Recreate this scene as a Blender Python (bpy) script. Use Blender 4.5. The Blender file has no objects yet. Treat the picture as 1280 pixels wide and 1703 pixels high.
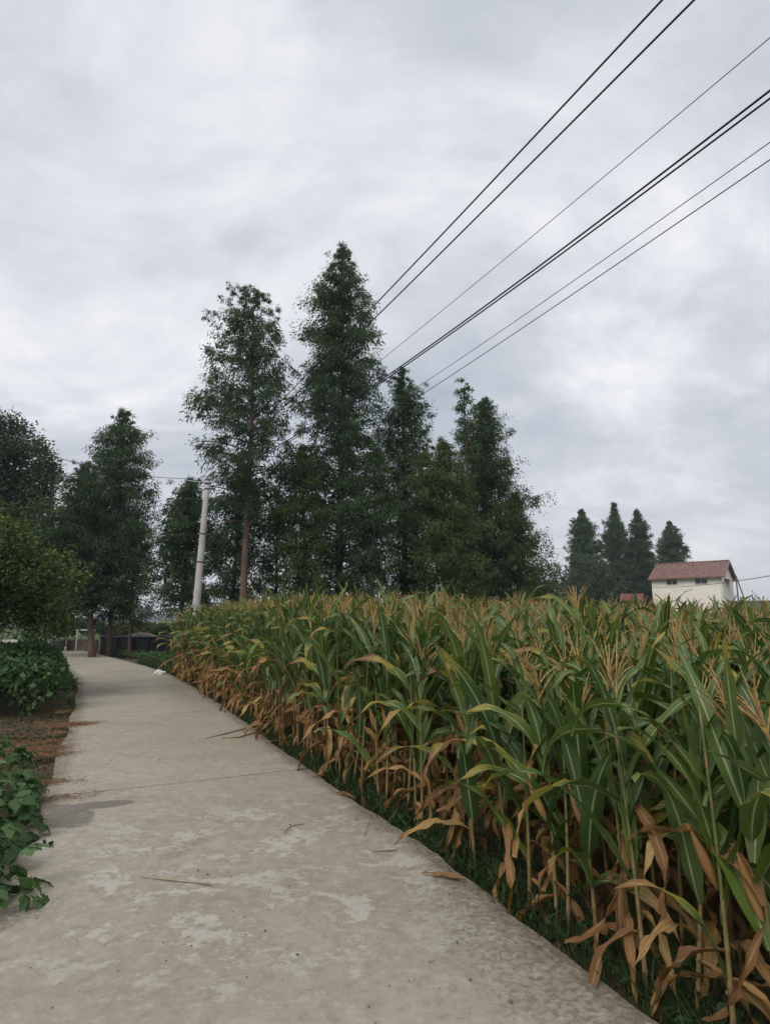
import bpy, math, random
import numpy as np
from mathutils import Vector

SC = bpy.context.scene
COL = SC.collection
PI = math.pi
R = math.radians

# ------------------------------------------------------------------ camera, sky, sun, exposure
CAM_H = 1.6
PITCH = R(10.2)
FPX = 1000.0            # focal length in pixels of a 1280 x 1703 frame
cam_d = bpy.data.cameras.new('camera')
cam_d.sensor_fit = 'HORIZONTAL'
cam_d.sensor_width = 36.0
cam_d.lens = 36.0 * FPX / 1280.0
cam_d.clip_start = 0.05
cam_d.clip_end = 12000
cam = bpy.data.objects.new('camera', cam_d)
COL.objects.link(cam)
cam.location = (0, 0, CAM_H)
cam.rotation_euler = (PI / 2 + PITCH, 0, 0)
SC.camera = cam

SUN_EL, SUN_AZ = R(46), R(-150)       # azimuth from +Y towards +X
world = bpy.data.worlds.new('World')
SC.world = world
world.use_nodes = True


def build_world():
    nt = world.node_tree
    N, L = nt.nodes, nt.links
    N.clear()
    out = N.new('ShaderNodeOutputWorld')
    bg = N.new('ShaderNodeBackground')
    sky = N.new('ShaderNodeTexSky')
    sky.sky_type = 'NISHITA'
    sky.sun_disc = False
    sky.sun_elevation = SUN_EL
    sky.sun_rotation = SUN_AZ
    sky.air_density = 1.0
    sky.dust_density = 3.0
    tc = N.new('ShaderNodeTexCoord')
    sep = N.new('ShaderNodeSeparateXYZ')
    L.new(tc.outputs['Generated'], sep.inputs[0])

    def math_(op, a, b=None, clamp=False):
        m = N.new('ShaderNodeMath'); m.operation = op; m.use_clamp = clamp
        for i, v in enumerate((a, b)):
            if v is None: continue
            if isinstance(v, (int, float)): m.inputs[i].default_value = v
            else: L.new(v, m.inputs[i])
        return m.outputs[0]
    zz = math_('ADD', math_('MAXIMUM', sep.outputs['Z'], 0.0), 0.30)
    px = math_('DIVIDE', sep.outputs['X'], zz)
    py = math_('DIVIDE', sep.outputs['Y'], zz)
    cmb = N.new('ShaderNodeCombineXYZ')
    L.new(px, cmb.inputs[0]); L.new(py, cmb.inputs[1])
    mp = N.new('ShaderNodeMapping')
    mp.inputs['Rotation'].default_value = (0, 0, R(-38))
    mp.inputs['Scale'].default_value = (1.05, 1.5, 1)
    L.new(cmb.outputs[0], mp.inputs[0])

    def noise(scale, det, rough, dist, off):
        m2 = N.new('ShaderNodeVectorMath'); m2.operation = 'ADD'
        L.new(mp.outputs[0], m2.inputs[0]); m2.inputs[1].default_value = off
        n = N.new('ShaderNodeTexNoise')
        n.inputs['Scale'].default_value = scale
        n.inputs['Detail'].default_value = det
        n.inputs['Roughness'].default_value = rough
        n.inputs['Distortion'].default_value = dist
        L.new(m2.outputs[0], n.inputs['Vector'])
        return n.outputs['Fac']
    n1 = noise(0.85, 8, 0.60, 0.7, (3.1, 7.7, 0))
    n2 = noise(2.2, 8, 0.6, 0.35, (11.3, 1.9, 5))
    mixed = math_('ADD', math_('MULTIPLY', n1, 0.66), math_('MULTIPLY', n2, 0.34))
    ramp = N.new('ShaderNodeValToRGB')
    e = ramp.color_ramp.elements
    e[0].position = 0.34; e[0].color = (0.315, 0.358, 0.410, 1)
    e[1].position = 0.635; e[1].color = (0.675, 0.680, 0.705, 1)
    m = ramp.color_ramp.elements.new(0.5); m.color = (0.462, 0.482, 0.526, 1)
    L.new(mixed, ramp.inputs[0])
    # the thin cloud lets a little of the blue sky through
    sc_ = N.new('ShaderNodeVectorMath'); sc_.operation = 'SCALE'
    sc_.inputs['Scale'].default_value = 0.10
    L.new(sky.outputs[0], sc_.inputs[0])
    mix = N.new('ShaderNodeMix'); mix.data_type = 'RGBA'
    mix.inputs['Factor'].default_value = 0.95
    L.new(sc_.outputs[0], mix.inputs[6]); L.new(ramp.outputs[0], mix.inputs[7])
    hor = math_('POWER', math_('SUBTRACT', 1.0, math_('MAXIMUM', sep.outputs['Z'], 0.0), True), 9.0)
    mh = N.new('ShaderNodeMix'); mh.data_type = 'RGBA'
    L.new(math_('MULTIPLY', hor, 0.55), mh.inputs['Factor'])
    L.new(mix.outputs[2], mh.inputs[6]); mh.inputs[7].default_value = (0.565, 0.545, 0.555, 1)
    L.new(mh.outputs[2], bg.inputs['Color'])
    bg.inputs['Strength'].default_value = 1.0
    L.new(bg.outputs[0], out.inputs['Surface'])


build_world()

sun_d = bpy.data.lights.new('sun', 'SUN')
sun_d.energy = 1.4
sun_d.angle = R(35)
sun_d.color = (1.0, 0.95, 0.88)
sun = bpy.data.objects.new('sun', sun_d)
COL.objects.link(sun)
sdir = Vector((math.sin(SUN_AZ) * math.cos(SUN_EL), math.cos(SUN_AZ) * math.cos(SUN_EL), math.sin(SUN_EL)))
sun.rotation_euler = sdir.to_track_quat('Z', 'Y').to_euler()
sun.location = (0, 0, 60)

SC.view_settings.view_transform = 'Standard'
SC.view_settings.look = 'None'
SC.view_settings.exposure = 0.50
SC.view_settings.gamma = 1.0
SC.render.engine = 'CYCLES'
SC.cycles.max_bounces = 6
SC.cycles.diffuse_bounces = 3
SC.cycles.glossy_bounces = 2
SC.cycles.transmission_bounces = 4
SC.cycles.transparent_max_bounces = 4
SC.cycles.volume_bounces = 0
SC.cycles.use_denoising = True


# ------------------------------------------------------------------ helpers
def ray(px, py):
    u, v = (px - 640) / FPX, (851.5 - py) / FPX
    c, s = math.cos(PITCH), math.sin(PITCH)
    return np.array((u, c - v * s, s + v * c))


def at_y(px, py, Y):
    """the place Y metres ahead that the photograph shows at this pixel"""
    d = ray(px, py)
    return np.array((0, 0, CAM_H)) + d * (Y / d[1])


def at_z(px, py, z=0.0):
    d = ray(px, py)
    return np.array((0, 0, CAM_H)) + d * ((z - CAM_H) / d[2])


class MB:
    """collects quads and triangles with per-vertex uv-like data"""
    def __init__(s):
        s.V, s.Q, s.T, s.A, s.n = [], [], [], [], 0

    def add(s, V, Q=None, T=None, A=None):
        V = np.asarray(V, float).reshape(-1, 3)
        if Q is not None and len(Q): s.Q.append(np.asarray(Q, int).reshape(-1, 4) + s.n)
        if T is not None and len(T): s.T.append(np.asarray(T, int).reshape(-1, 3) + s.n)
        if A is None: A = np.zeros((len(V), 3))
        A = np.asarray(A, float)
        if A.ndim == 1: A = np.tile(A, (len(V), 1))
        s.V.append(V); s.A.append(A); s.n += len(V)
        return s

    def mesh(s, name, mat, smooth=True):
        V = np.concatenate(s.V); A = np.concatenate(s.A)
        Q = np.concatenate(s.Q) if s.Q else np.zeros((0, 4), int)
        T = np.concatenate(s.T) if s.T else np.zeros((0, 3), int)
        me = bpy.data.meshes.new(name)
        me.vertices.add(len(V)); me.vertices.foreach_set('co', V.astype(np.float32).ravel())
        li = np.concatenate([Q.ravel(), T.ravel()]).astype(np.int32)
        me.loops.add(len(li)); me.loops.foreach_set('vertex_index', li)
        me.polygons.add(len(Q) + len(T))
        st = np.concatenate([np.arange(len(Q)) * 4, len(Q) * 4 + np.arange(len(T)) * 3]).astype(np.int32)
        me.polygons.foreach_set('loop_start', st)
        me.polygons.foreach_set('use_smooth', np.full(len(st), smooth))
        at = me.attributes.new('data', 'FLOAT_VECTOR', 'POINT')
        at.data.foreach_set('vector', A.astype(np.float32).ravel())
        me.update(calc_edges=True)
        if mat: me.materials.append(mat)
        return me

    def build(s, name, mat, parent=None, smooth=True, loc=None):
        return link(name, s.mesh(name, mat, smooth), parent, loc)


def link(name, me, parent=None, loc=None):
    o = bpy.data.objects.new(name, me)
    COL.objects.link(o)
    if parent is not None: o.parent = parent
    if loc is not None: o.location = loc
    return o


def tag(o, label=None, cat=None, group=None, kind=None):
    if label: o['label'] = label
    if cat: o['category'] = cat
    if group: o['group'] = group
    if kind: o['kind'] = kind
    return o


def empty(name, loc=(0, 0, 0), rz=0.0):
    o = bpy.data.objects.new(name, None)
    COL.objects.link(o)
    o.empty_display_size = 0.1
    o.location = loc
    o.rotation_euler = (0, 0, rz)
    return o


def tube(P, rad, sides=6, cap=True, A=(0, 0, 0)):
    P = np.asarray(P, float); n = len(P)
    rad = np.broadcast_to(np.asarray(rad, float), (n,))
    Tn = np.gradient(P, axis=0)
    Tn /= np.linalg.norm(Tn, axis=1)[:, None] + 1e-12
    ref = np.array((0, 0, 1.0)) if abs(Tn[:, 2].mean()) < 0.8 else np.array((1.0, 0, 0))
    U = np.cross(Tn, ref); U /= np.linalg.norm(U, axis=1)[:, None] + 1e-12
    W = np.cross(Tn, U)
    a = np.linspace(0, 2 * PI, sides, endpoint=False)
    V = P[:, None, :] + rad[:, None, None] * (np.cos(a)[None, :, None] * U[:, None, :] + np.sin(a)[None, :, None] * W[:, None, :])
    V = V.reshape(-1, 3)
    i = np.arange(n - 1)[:, None] * sides; j = np.arange(sides)[None, :]; k = (j + 1) % sides
    Q = np.stack([i + j, i + k, i + sides + k, i + sides + j], -1).reshape(-1, 4)
    T = []
    if cap:
        V = np.vstack([V, P[0], P[-1]])
        c0, c1 = n * sides, n * sides + 1
        for q in range(sides):
            r = (q + 1) % sides
            T.append((c0, r, q)); T.append((c1, (n - 1) * sides + q, (n - 1) * sides + r))
    return V, Q, T, np.tile(np.asarray(A, float), (len(V), 1))


def box(x0, x1, y0, y1, z0, z1):
    V = [(x, y, z) for z in (z0, z1) for y in (y0, y1) for x in (x0, x1)]
    Q = [(0, 2, 3, 1), (4, 5, 7, 6), (0, 1, 5, 4), (2, 6, 7, 3), (0, 4, 6, 2), (1, 3, 7, 5)]
    return np.array(V, float), np.array(Q), None, None


def lathe(prof, sides=16):
    prof = np.asarray(prof, float)
    a = np.linspace(0, 2 * PI, sides, endpoint=False)
    V = np.stack([prof[:, 0, None] * np.cos(a), prof[:, 0, None] * np.sin(a), np.repeat(prof[:, 1, None], sides, 1)], -1).reshape(-1, 3)
    n = len(prof)
    i = np.arange(n - 1)[:, None] * sides; j = np.arange(sides)[None, :]; k = (j + 1) % sides
    Q = np.stack([i + j, i + k, i + sides + k, i + sides + j], -1).reshape(-1, 4)
    return V, Q, None, None


def rotz(V, a):
    c, s = math.cos(a), math.sin(a)
    return V @ np.array(((c, s, 0), (-s, c, 0), (0, 0, 1)))


# ------------------------------------------------------------------ materials
class NT:
    def __init__(s, name):
        s.m = bpy.data.materials.new(name); s.m.use_nodes = True
        s.t = s.m.node_tree; s.N = s.t.nodes; s.L = s.t.links
        s.N.clear()
        s.out = s.N.new('ShaderNodeOutputMaterial')
        s.b = s.N.new('ShaderNodeBsdfPrincipled')
        s.L.new(s.b.outputs[0], s.out.inputs['Surface'])

    def put(s, sock, v):
        if isinstance(v, bpy.types.NodeSocket): s.L.new(v, sock)
        else:
            if isinstance(v, (tuple, list)) and len(v) == 3 and sock.type == 'RGBA': v = (*v, 1)
            sock.default_value = v

    def math(s, op, a, b=0.0, clamp=False):
        m = s.N.new('ShaderNodeMath'); m.operation = op; m.use_clamp = clamp
        s.put(m.inputs[0], a); s.put(m.inputs[1], b)
        return m.outputs[0]

    def mix(s, f, a, b, mode='MIX'):
        m = s.N.new('ShaderNodeMix'); m.data_type = 'RGBA'; m.blend_type = mode
        s.put(m.inputs['Factor'], f); s.put(m.inputs[6], a); s.put(m.inputs[7], b)
        return m.outputs[2]

    def ramp(s, f, stops):
        r = s.N.new('ShaderNodeValToRGB')
        el = r.color_ramp.elements
        while len(el) < len(stops): el.new(0.5)
        for q, (p, c) in zip(el, stops):
            q.position = p
            q.color = (*c, 1) if isinstance(c, (tuple, list)) else (c, c, c, 1)
        s.put(r.inputs[0], f)
        return r.outputs[0]

    def sstep(s, v, a, b):
        m = s.N.new('ShaderNodeMapRange'); m.interpolation_type = 'SMOOTHSTEP'
        s.put(m.inputs[0], v); m.inputs[1].default_value = a; m.inputs[2].default_value = b
        return m.outputs[0]

    def pos(s, space='Object'):
        if space == 'World':
            return s.N.new('ShaderNodeNewGeometry').outputs['Position']
        return s.N.new('ShaderNodeTexCoord').outputs[space]

    def noise(s, scale, detail=4, rough=0.55, vec=None, dist=0.0, out='Fac'):
        n = s.N.new('ShaderNodeTexNoise')
        n.inputs['Scale'].default_value = scale; n.inputs['Detail'].default_value = detail
        n.inputs['Roughness'].default_value = rough; n.inputs['Distortion'].default_value = dist
        if vec is not None: s.L.new(vec, n.inputs['Vector'])
        return n.outputs[out]

    def vscale(s, vec, sc, off=(0, 0, 0), rot=(0, 0, 0)):
        m = s.N.new('ShaderNodeMapping')
        s.L.new(vec, m.inputs[0])
        m.inputs['Scale'].default_value = sc; m.inputs['Location'].default_value = off; m.inputs['Rotation'].default_value = rot
        return m.outputs[0]

    def data(s):
        a = s.N.new('ShaderNodeAttribute'); a.attribute_name = 'data'
        sp = s.N.new('ShaderNodeSeparateXYZ'); s.L.new(a.outputs['Vector'], sp.inputs[0])
        return sp.outputs

    def rnd(s):
        return s.N.new('ShaderNodeObjectInfo').outputs['Random']

    def bump(s, h, strength=0.3, dist=0.02):
        b = s.N.new('ShaderNodeBump')
        b.inputs['Strength'].default_value = strength; b.inputs['Distance'].default_value = dist
        s.L.new(h, b.inputs['Height'])
        s.L.new(b.outputs[0], s.b.inputs['Normal'])
        return b.outputs[0]

    def fin(s, col, rough=0.7, spec=0.3, metal=0.0):
        s.put(s.b.inputs['Base Color'], col); s.put(s.b.inputs['Roughness'], rough)
        s.put(s.b.inputs['Specular IOR Level'], spec); s.put(s.b.inputs['Metallic'], metal)
        return s.m

    def leafy(s, col, rough=0.5, spec=0.3, trans=0.25, boost=1.5):
        """principled leaf with some light shining through"""
        s.fin(col, rough, spec)
        t = s.N.new('ShaderNodeBsdfTranslucent')
        s.put(t.inputs['Color'], s.mix(1.0, col, (boost, boost * 1.05, boost * 0.55), 'MULTIPLY'))
        mx = s.N.new('ShaderNodeMixShader'); mx.inputs[0].default_value = trans
        s.L.new(s.b.outputs[0], mx.inputs[1]); s.L.new(t.outputs[0], mx.inputs[2])
        s.L.new(mx.outputs[0], s.out.inputs['Surface'])
        return s.m


def m_corn_leaf():
    n = NT('corn leaf')
    d = n.data()           # x: dryness, y: across (-1..1), z: per-leaf random
    rn = n.math('FRACT', n.math('ADD', n.rnd(), d[2]))
    rn2 = n.math('FRACT', n.math('MULTIPLY', rn, 7.31))
    ob = n.pos('Object')
    ns = n.noise(9, 3, 0.6, ob)
    ac = n.math('ABSOLUTE', d[1])
    dry = n.math('ADD', d[0], n.math('MULTIPLY', n.math('SUBTRACT', ns, 0.5), 0.45))
    dry = n.math('ADD', dry, n.math('MULTIPLY', n.math('POWER', ac, 4.0), n.math('MULTIPLY', d[0], 0.5)))
    dry = n.math('ADD', dry, n.math('MULTIPLY', n.math('SUBTRACT', rn2, 0.5), 0.16))
    green = n.mix(rn, (0.032, 0.084, 0.014), (0.112, 0.166, 0.024))
    green = n.mix(n.math('MULTIPLY', rn2, 0.4), green, (0.066, 0.110, 0.064))
    yell = n.mix(rn2, (0.165, 0.185, 0.030), (0.310, 0.245, 0.040))
    tan = n.ramp(rn, [(0.05, (0.410, 0.265, 0.105)), (0.40, (0.315, 0.165, 0.055)), (0.95, (0.150, 0.066, 0.026))])
    c = n.mix(n.sstep(dry, 0.24, 0.40), green, yell)
    c = n.mix(n.sstep(dry, 0.44, 0.60), c, tan)
    cv = n.N.new('ShaderNodeCombineXYZ')
    n.put(cv.inputs[0], n.math('MULTIPLY', d[1], 8.0)); sx = n.N.new('ShaderNodeSeparateXYZ'); n.L.new(ob, sx.inputs[0])
    n.put(cv.inputs[1], n.math('MULTIPLY', sx.outputs[0], 3.0)); n.put(cv.inputs[2], n.math('MULTIPLY', rn, 30.0))
    stq = n.noise(1.0, 5, 0.65, cv.outputs[0])
    c = n.mix(n.math('MULTIPLY', n.sstep(stq, 0.48, 0.68), n.math('ADD', 0.20, n.math('MULTIPLY', d[0], 0.5))), c, n.mix(d[0], (0.120, 0.150, 0.045), (0.120, 0.066, 0.040)))
    c = n.mix(n.math('MULTIPLY', n.sstep(stq, 0.46, 0.28), n.math('MULTIPLY', d[0], 0.30)), c, (0.44, 0.32, 0.19))
    rib = n.sstep(ac, 0.14, 0.04)
    c = n.mix(n.math('MULTIPLY', rib, n.math('SUBTRACT', 0.88, n.math('MULTIPLY', d[0], 0.7))), c, (0.360, 0.410, 0.250))
    w = n.N.new('ShaderNodeMath'); w.operation = 'SINE'
    n.put(w.inputs[0], n.math('MULTIPLY', d[1], 46.0))
    n.bump(w.outputs[0], 0.18, 0.002)
    return n.leafy(c, n.math('ADD', 0.42, n.math('MULTIPLY', d[0], 0.4)), 0.38, 0.22, 1.5)


def m_stalk():
    n = NT('corn stalk')
    ns = n.noise(14, 3, 0.6, n.pos('Object'))
    d = n.data()
    c = n.mix(d[0], (0.115, 0.135, 0.045), (0.215, 0.145, 0.065))
    c = n.mix(n.sstep(ns, 0.45, 0.75), c, (0.26, 0.16, 0.085))
    return n.fin(c, 0.55, 0.3)


def m_tassel():
    n = NT('corn tassel')
    r = n.math('FRACT', n.math('ADD', n.rnd(), n.data()[2]))
    c = n.mix(r, (0.260, 0.155, 0.062), (0.430, 0.310, 0.125))
    return n.fin(c, 0.8, 0.15)


def m_foliage(name, a, b, c3, trans=0.2, rough=0.55):
    n = NT(name)
    d = n.data()           # z: per-clump tone, random but lighter upwards in conifers, x: per-leaf random
    r = n.math('ADD', n.math('MULTIPLY', d[2], 0.7), n.math('MULTIPLY', d[0], 0.3))
    col = n.ramp(r, [(0.1, a), (0.6, b), (0.97, c3)])
    return n.leafy(col, rough, 0.25, trans, 1.6)


def m_bark(name, a, b, sc=6):
    n = NT(name)
    v = n.vscale(n.pos('Object'), (sc * 2.2, sc * 2.2, sc * 0.35))
    ns = n.noise(1.0, 6, 0.65, v)
    n.bump(ns, 0.6, 0.03)
    return n.fin(n.ramp(ns, [(0.3, a), (0.7, b)]), 0.85, 0.1)


def m_plain(name, col, rough=0.6, spec=0.3, var=0.15, sc=5, metal=0.0):
    n = NT(name)
    ns = n.noise(sc, 5, 0.6, n.pos('Object'))
    dk = tuple(max(0, q * (1 - var * 1.6)) for q in col); lt = tuple(min(1, q * (1 + var)) for q in col)
    n.bump(ns, 0.12, 0.01)
    return n.fin(n.ramp(ns, [(0.3, dk), (0.7, lt)]), rough, spec, metal)


def m_concrete_road():
    n = NT('worn concrete road')
    w = n.pos('World')
    big = n.noise(0.55, 5, 0.6, w)
    mid = n.noise(2.3, 8, 0.62, w, 0.6)
    fine = n.noise(38, 4, 0.7, w)
    grit = n.noise(140, 2, 0.6, w)
    c = n.ramp(big, [(0.30, (0.285, 0.257, 0.200)), (0.55, (0.345, 0.315, 0.252)), (0.75, (0.382, 0.352, 0.288))])
    # pale scaled skin where the surface has worn off in flakes: crisp edged islands near the camera
    sep = n.N.new('ShaderNodeSeparateXYZ'); n.L.new(w, sep.inputs[0])

    def spot(x, y, rx, ry, ang=0.0, nz=0.5, nsc=3.0, soft=0.35):
        m = n.N.new('ShaderNodeMapping'); m.vector_type = 'TEXTURE'
        m.inputs['Location'].default_value = (x, y, 0); m.inputs['Rotation'].default_value = (0, 0, ang)
        m.inputs['Scale'].default_value = (rx, ry, 1)
        n.L.new(w, m.inputs[0])
        ln = n.N.new('ShaderNodeVectorMath'); ln.operation = 'LENGTH'
        n.L.new(m.outputs[0], ln.inputs[0])
        dd = n.math('ADD', ln.outputs['Value'], n.math('MULTIPLY', n.math('SUBTRACT', n.noise(nsc, 6, 0.65, w, 0.4), 0.5), nz * 2))
        return n.sstep(dd, 1.0 + soft * 0.5, 1.0 - soft * 0.5)
    fv = n.vscale(w, (1, 1.15, 1), (4.2, 1.1, 0), (0, 0, 0.5))
    flake_n = n.math('ADD', n.math('MULTIPLY', n.noise(2.6, 4, 0.5, fv, 0.1), 0.5), n.math('MULTIPLY', n.noise(9.5, 8, 0.7, fv, 0.25), 0.5))
    zone = spot(-0.75, 4.35, 1.55, 1.5, 0.3, 0.35, 1.4, 0.9)
    flake = n.math('MULTIPLY', n.sstep(flake_n, 0.51, 0.56), zone)
    c = n.mix(n.math('MULTIPLY', flake, 0.55), c, (0.500, 0.470, 0.415))
    edge = n.math('MULTIPLY', n.math('MULTIPLY', n.sstep(flake_n, 0.455, 0.50), n.sstep(flake_n, 0.535, 0.50)), zone)
    c = n.mix(n.math('MULTIPLY', edge, 0.35), c, (0.235, 0.200, 0.150))
    c = n.mix(n.math('MULTIPLY', n.sstep(mid, 0.50, 0.72), 0.42), c, (0.245, 0.214, 0.168))
    # spread of dark speckled algae towards the right edge, and the dirt along the crop
    al = spot(1.05, 3.2, 0.62, 1.35, 0.42, 0.45, 2.2, 0.9)
    spk = n.sstep(n.noise(26, 6, 0.75, w), 0.44, 0.60)
    c = n.mix(n.math('MULTIPLY', n.math('MULTIPLY', al, spk), 0.72), c, (0.120, 0.108, 0.088))
    al2 = spot(-0.85, 7.9, 0.45, 2.0, 0.46, 0.6, 2.0, 0.9)
    c = n.mix(n.math('MULTIPLY', al2, 0.5), c, (0.185, 0.160, 0.122))
    al3 = spot(-4.4, 14.6, 0.7, 3.4, 0.45, 0.5, 1.2, 0.9)
    c = n.mix(n.math('MULTIPLY', al3, 0.5), c, (0.185, 0.165, 0.130))
    # smooth grey patch where water or oil dried
    wet = n.math('MAXIMUM', spot(-2.74, 5.36, 0.26, 0.42, 0.9, 0.30, 6.0, 0.14), spot(-2.52, 5.66, 0.30, 0.12, 0.35, 0.35, 7.0, 0.12))
    c = n.mix(n.math('MULTIPLY', wet, n.math('ADD', 0.58, n.math('MULTIPLY', mid, 0.4))), c, (0.140, 0.120, 0.108))
    mk = n.math('MULTIPLY', spot(-1.42, 4.66, 0.07, 0.27, -0.25, 0.9, 9.0, 0.8), n.sstep(fine, 0.38, 0.6))
    c = n.mix(n.math('MULTIPLY', mk, 0.6), c, (0.185, 0.145, 0.100))
    mk2 = n.math('MULTIPLY', spot(-2.0, 3.62, 0.07, 0.25, -0.3, 0.9, 9.0, 0.8), n.sstep(fine, 0.38, 0.6))
    c = n.mix(n.math('MULTIPLY', mk2, 0.7), c, (0.120, 0.105, 0.090))
    # faint tyre drag bands across at mid distance
    band = n.noise(1.0, 5, 0.6, n.vscale(w, (0.55, 2.6, 1), (0, 0, 0), (0, 0, -0.45)))
    c = n.mix(n.math('MULTIPLY', n.sstep(band, 0.55, 0.72), 0.35), c, (0.215, 0.185, 0.145))
    c = n.mix(n.math('MULTIPLY', n.sstep(fine, 0.58, 0.75), 0.35), c, (0.20, 0.17, 0.13))
    c = n.mix(n.math('MULTIPLY', n.sstep(grit, 0.62, 0.72), 0.35), c, (0.50, 0.48, 0.44))
    # soil and crumbs trodden over both edges
    dd_ = n.data()
    eg = n.math('MINIMUM', dd_[0], n.math('SUBTRACT', 2.6, dd_[0]))
    en = n.math('ADD', eg, n.math('MULTIPLY', n.math('SUBTRACT', n.noise(3.2, 7, 0.7, w, 0.3), 0.5), 0.55))
    dirt = n.math('MULTIPLY', n.math('MULTIPLY', n.sstep(en, 0.24, 0.02), dd_[1]), n.math('ADD', 0.35, n.math('MULTIPLY', n.sstep(fine, 0.4, 0.6), 0.5)))
    c = n.mix(dirt, c, (0.130, 0.100, 0.066))
    mot = n.noise(11, 8, 0.72, w, 0.2)
    c = n.mix(n.math('MULTIPLY', n.sstep(mot, 0.49, 0.66), 0.5), c, (0.225, 0.192, 0.136))
    c = n.mix(n.math('MULTIPLY', n.sstep(mot, 0.47, 0.33), 0.45), c, (0.480, 0.445, 0.375))
    # small dark pits and a few hairline cracks
    vo = n.N.new('ShaderNodeTexVoronoi'); vo.inputs['Scale'].default_value = 7.0
    n.L.new(w, vo.inputs['Vector'])
    pit = n.math('MULTIPLY', n.sstep(vo.outputs['Distance'], 0.075, 0.03), n.sstep(big, 0.48, 0.6))
    c = n.mix(n.math('MULTIPLY', pit, 0.75), c, (0.09, 0.078, 0.062))
    h = n.math('ADD', n.math('MULTIPLY', fine, 0.5), n.math('ADD', n.math('MULTIPLY', grit, 0.3), n.math('MULTIPLY', flake, 0.35)))
    n.bump(h, 0.5, 0.010)
    return n.fin(c, n.math('SUBTRACT', 0.9, n.math('MULTIPLY', wet, 0.12)), 0.2)


def m_ground():
    n = NT('earth and grass')
    w = n.pos('World')
    a = n.noise(0.9, 7, 0.65, w)
    f = n.noise(30, 4, 0.7, w)
    soil = n.ramp(f, [(0.3, (0.055, 0.042, 0.030)), (0.7, (0.135, 0.104, 0.072))])
    gr = n.ramp(f, [(0.3, (0.030, 0.050, 0.018)), (0.7, (0.075, 0.098, 0.034))])
    near = n.mix(n.sstep(a, 0.45, 0.62), soil, gr)
    sep = n.N.new('ShaderNodeSeparateXYZ'); n.L.new(w, sep.inputs[0])
    far = n.sstep(sep.outputs['Y'], 30, 45)
    big = n.noise(0.012, 4, 0.5, n.vscale(w, (0.5, 1.6, 1)))
    crop = n.ramp(big, [(0.35, (0.055, 0.085, 0.028)), (0.5, (0.085, 0.105, 0.035)), (0.65, (0.120, 0.115, 0.045))])
    c = n.mix(far, near, crop)
    n.bump(f, 0.6, 0.04)
    return n.fin(c, 0.95, 0.1)


M = {}
M['corn_leaf'] = m_corn_leaf(); M['stalk'] = m_stalk(); M['tassel'] = m_tassel()
M['metaseq'] = m_foliage('dawn redwood needles', (0.026, 0.056, 0.028), (0.050, 0.094, 0.040), (0.092, 0.140, 0.046), 0.3)
M['metaseq_y'] = m_foliage('lighter needles', (0.038, 0.066, 0.022), (0.070, 0.106, 0.032), (0.120, 0.155, 0.042), 0.3)
M['broad'] = m_foliage('dark broad leaves', (0.030, 0.052, 0.028), (0.050, 0.080, 0.038), (0.080, 0.112, 0.046), 0.2, 0.5)
M['citrus'] = m_foliage('glossy orchard leaves', (0.030, 0.054, 0.018), (0.056, 0.092, 0.026), (0.190, 0.235, 0.050), 0.25, 0.42)
M['bean'] = m_foliage('bean leaves', (0.036, 0.078, 0.030), (0.060, 0.118, 0.044), (0.115, 0.190, 0.066), 0.25, 0.5)
M['hedge'] = m_foliage('hedge leaves', (0.040, 0.055, 0.018), (0.075, 0.090, 0.026), (0.130, 0.130, 0.040), 0.2)
M['grass'] = m_foliage('grass blades', (0.017, 0.036, 0.012), (0.030, 0.058, 0.018), (0.068, 0.092, 0.028), 0.2)
M['bark'] = m_bark('dawn redwood bark', (0.052, 0.040, 0.034), (0.150, 0.108, 0.086))
M['bark_red'] = m_bark('reddish bark', (0.085, 0.056, 0.046), (0.200, 0.135, 0.105))
M['twig'] = m_plain('twig', (0.085, 0.062, 0.045), 0.85, 0.1)
M['road'] = m_concrete_road()
M['ground'] = m_ground()
M['pole'] = m_plain('weathered concrete pole', (0.46, 0.445, 0.42), 0.85, 0.2, 0.12, 3)
M['steel'] = m_plain('galvanised steel', (0.42, 0.43, 0.44), 0.45, 0.5, 0.1, 20, 0.6)
M['darksteel'] = m_plain('dark iron', (0.06, 0.06, 0.062), 0.6, 0.4)
M['cable'] = m_plain('cable sheath', (0.024, 0.024, 0.040), 0.6, 0.3)
M['cable_grey'] = m_plain('bare aluminium conductor', (0.105, 0.108, 0.115), 0.5, 0.4)
M['porcelain'] = m_plain('porcelain', (0.72, 0.70, 0.66), 0.25, 0.5, 0.04)
M['cream'] = m_plain('cream render', (0.80, 0.755, 0.67), 0.85, 0.2, 0.05, 1.2)
M['glass'] = m_plain('dark window glass', (0.030, 0.034, 0.040), 0.15, 0.5, 0.1)
M['winframe'] = m_plain('window frame', (0.50, 0.50, 0.50), 0.5, 0.4, 0.05)
M['roof_tile'] = m_plain('terracotta tile', (0.205, 0.120, 0.104), 0.8, 0.2, 0.3, 2.5)
M['red_roof'] = m_plain('red sheet roof', (0.165, 0.052, 0.048), 0.8, 0.3, 0.1, 2)
M['red_awning'] = m_plain('faded red awning', (0.36, 0.16, 0.17), 0.7, 0.2)
M['stone'] = m_plain('grey boundary wall render', (0.16, 0.145, 0.14), 0.9, 0.15, 0.25, 1.5)
M['tarp'] = m_plain('black plastic sheet', (0.012, 0.013, 0.016), 0.45, 0.4, 0.3, 4)
M['blue_rim'] = m_plain('dark blue tube rail', (0.020, 0.034, 0.085), 0.5, 0.4)
M['beige_sack'] = m_plain('beige woven sack', (0.36, 0.30, 0.24), 0.8, 0.2)
M['white_plastic'] = m_plain('white plastic film', (0.62, 0.62, 0.63), 0.35, 0.5, 0.12, 9)
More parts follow.
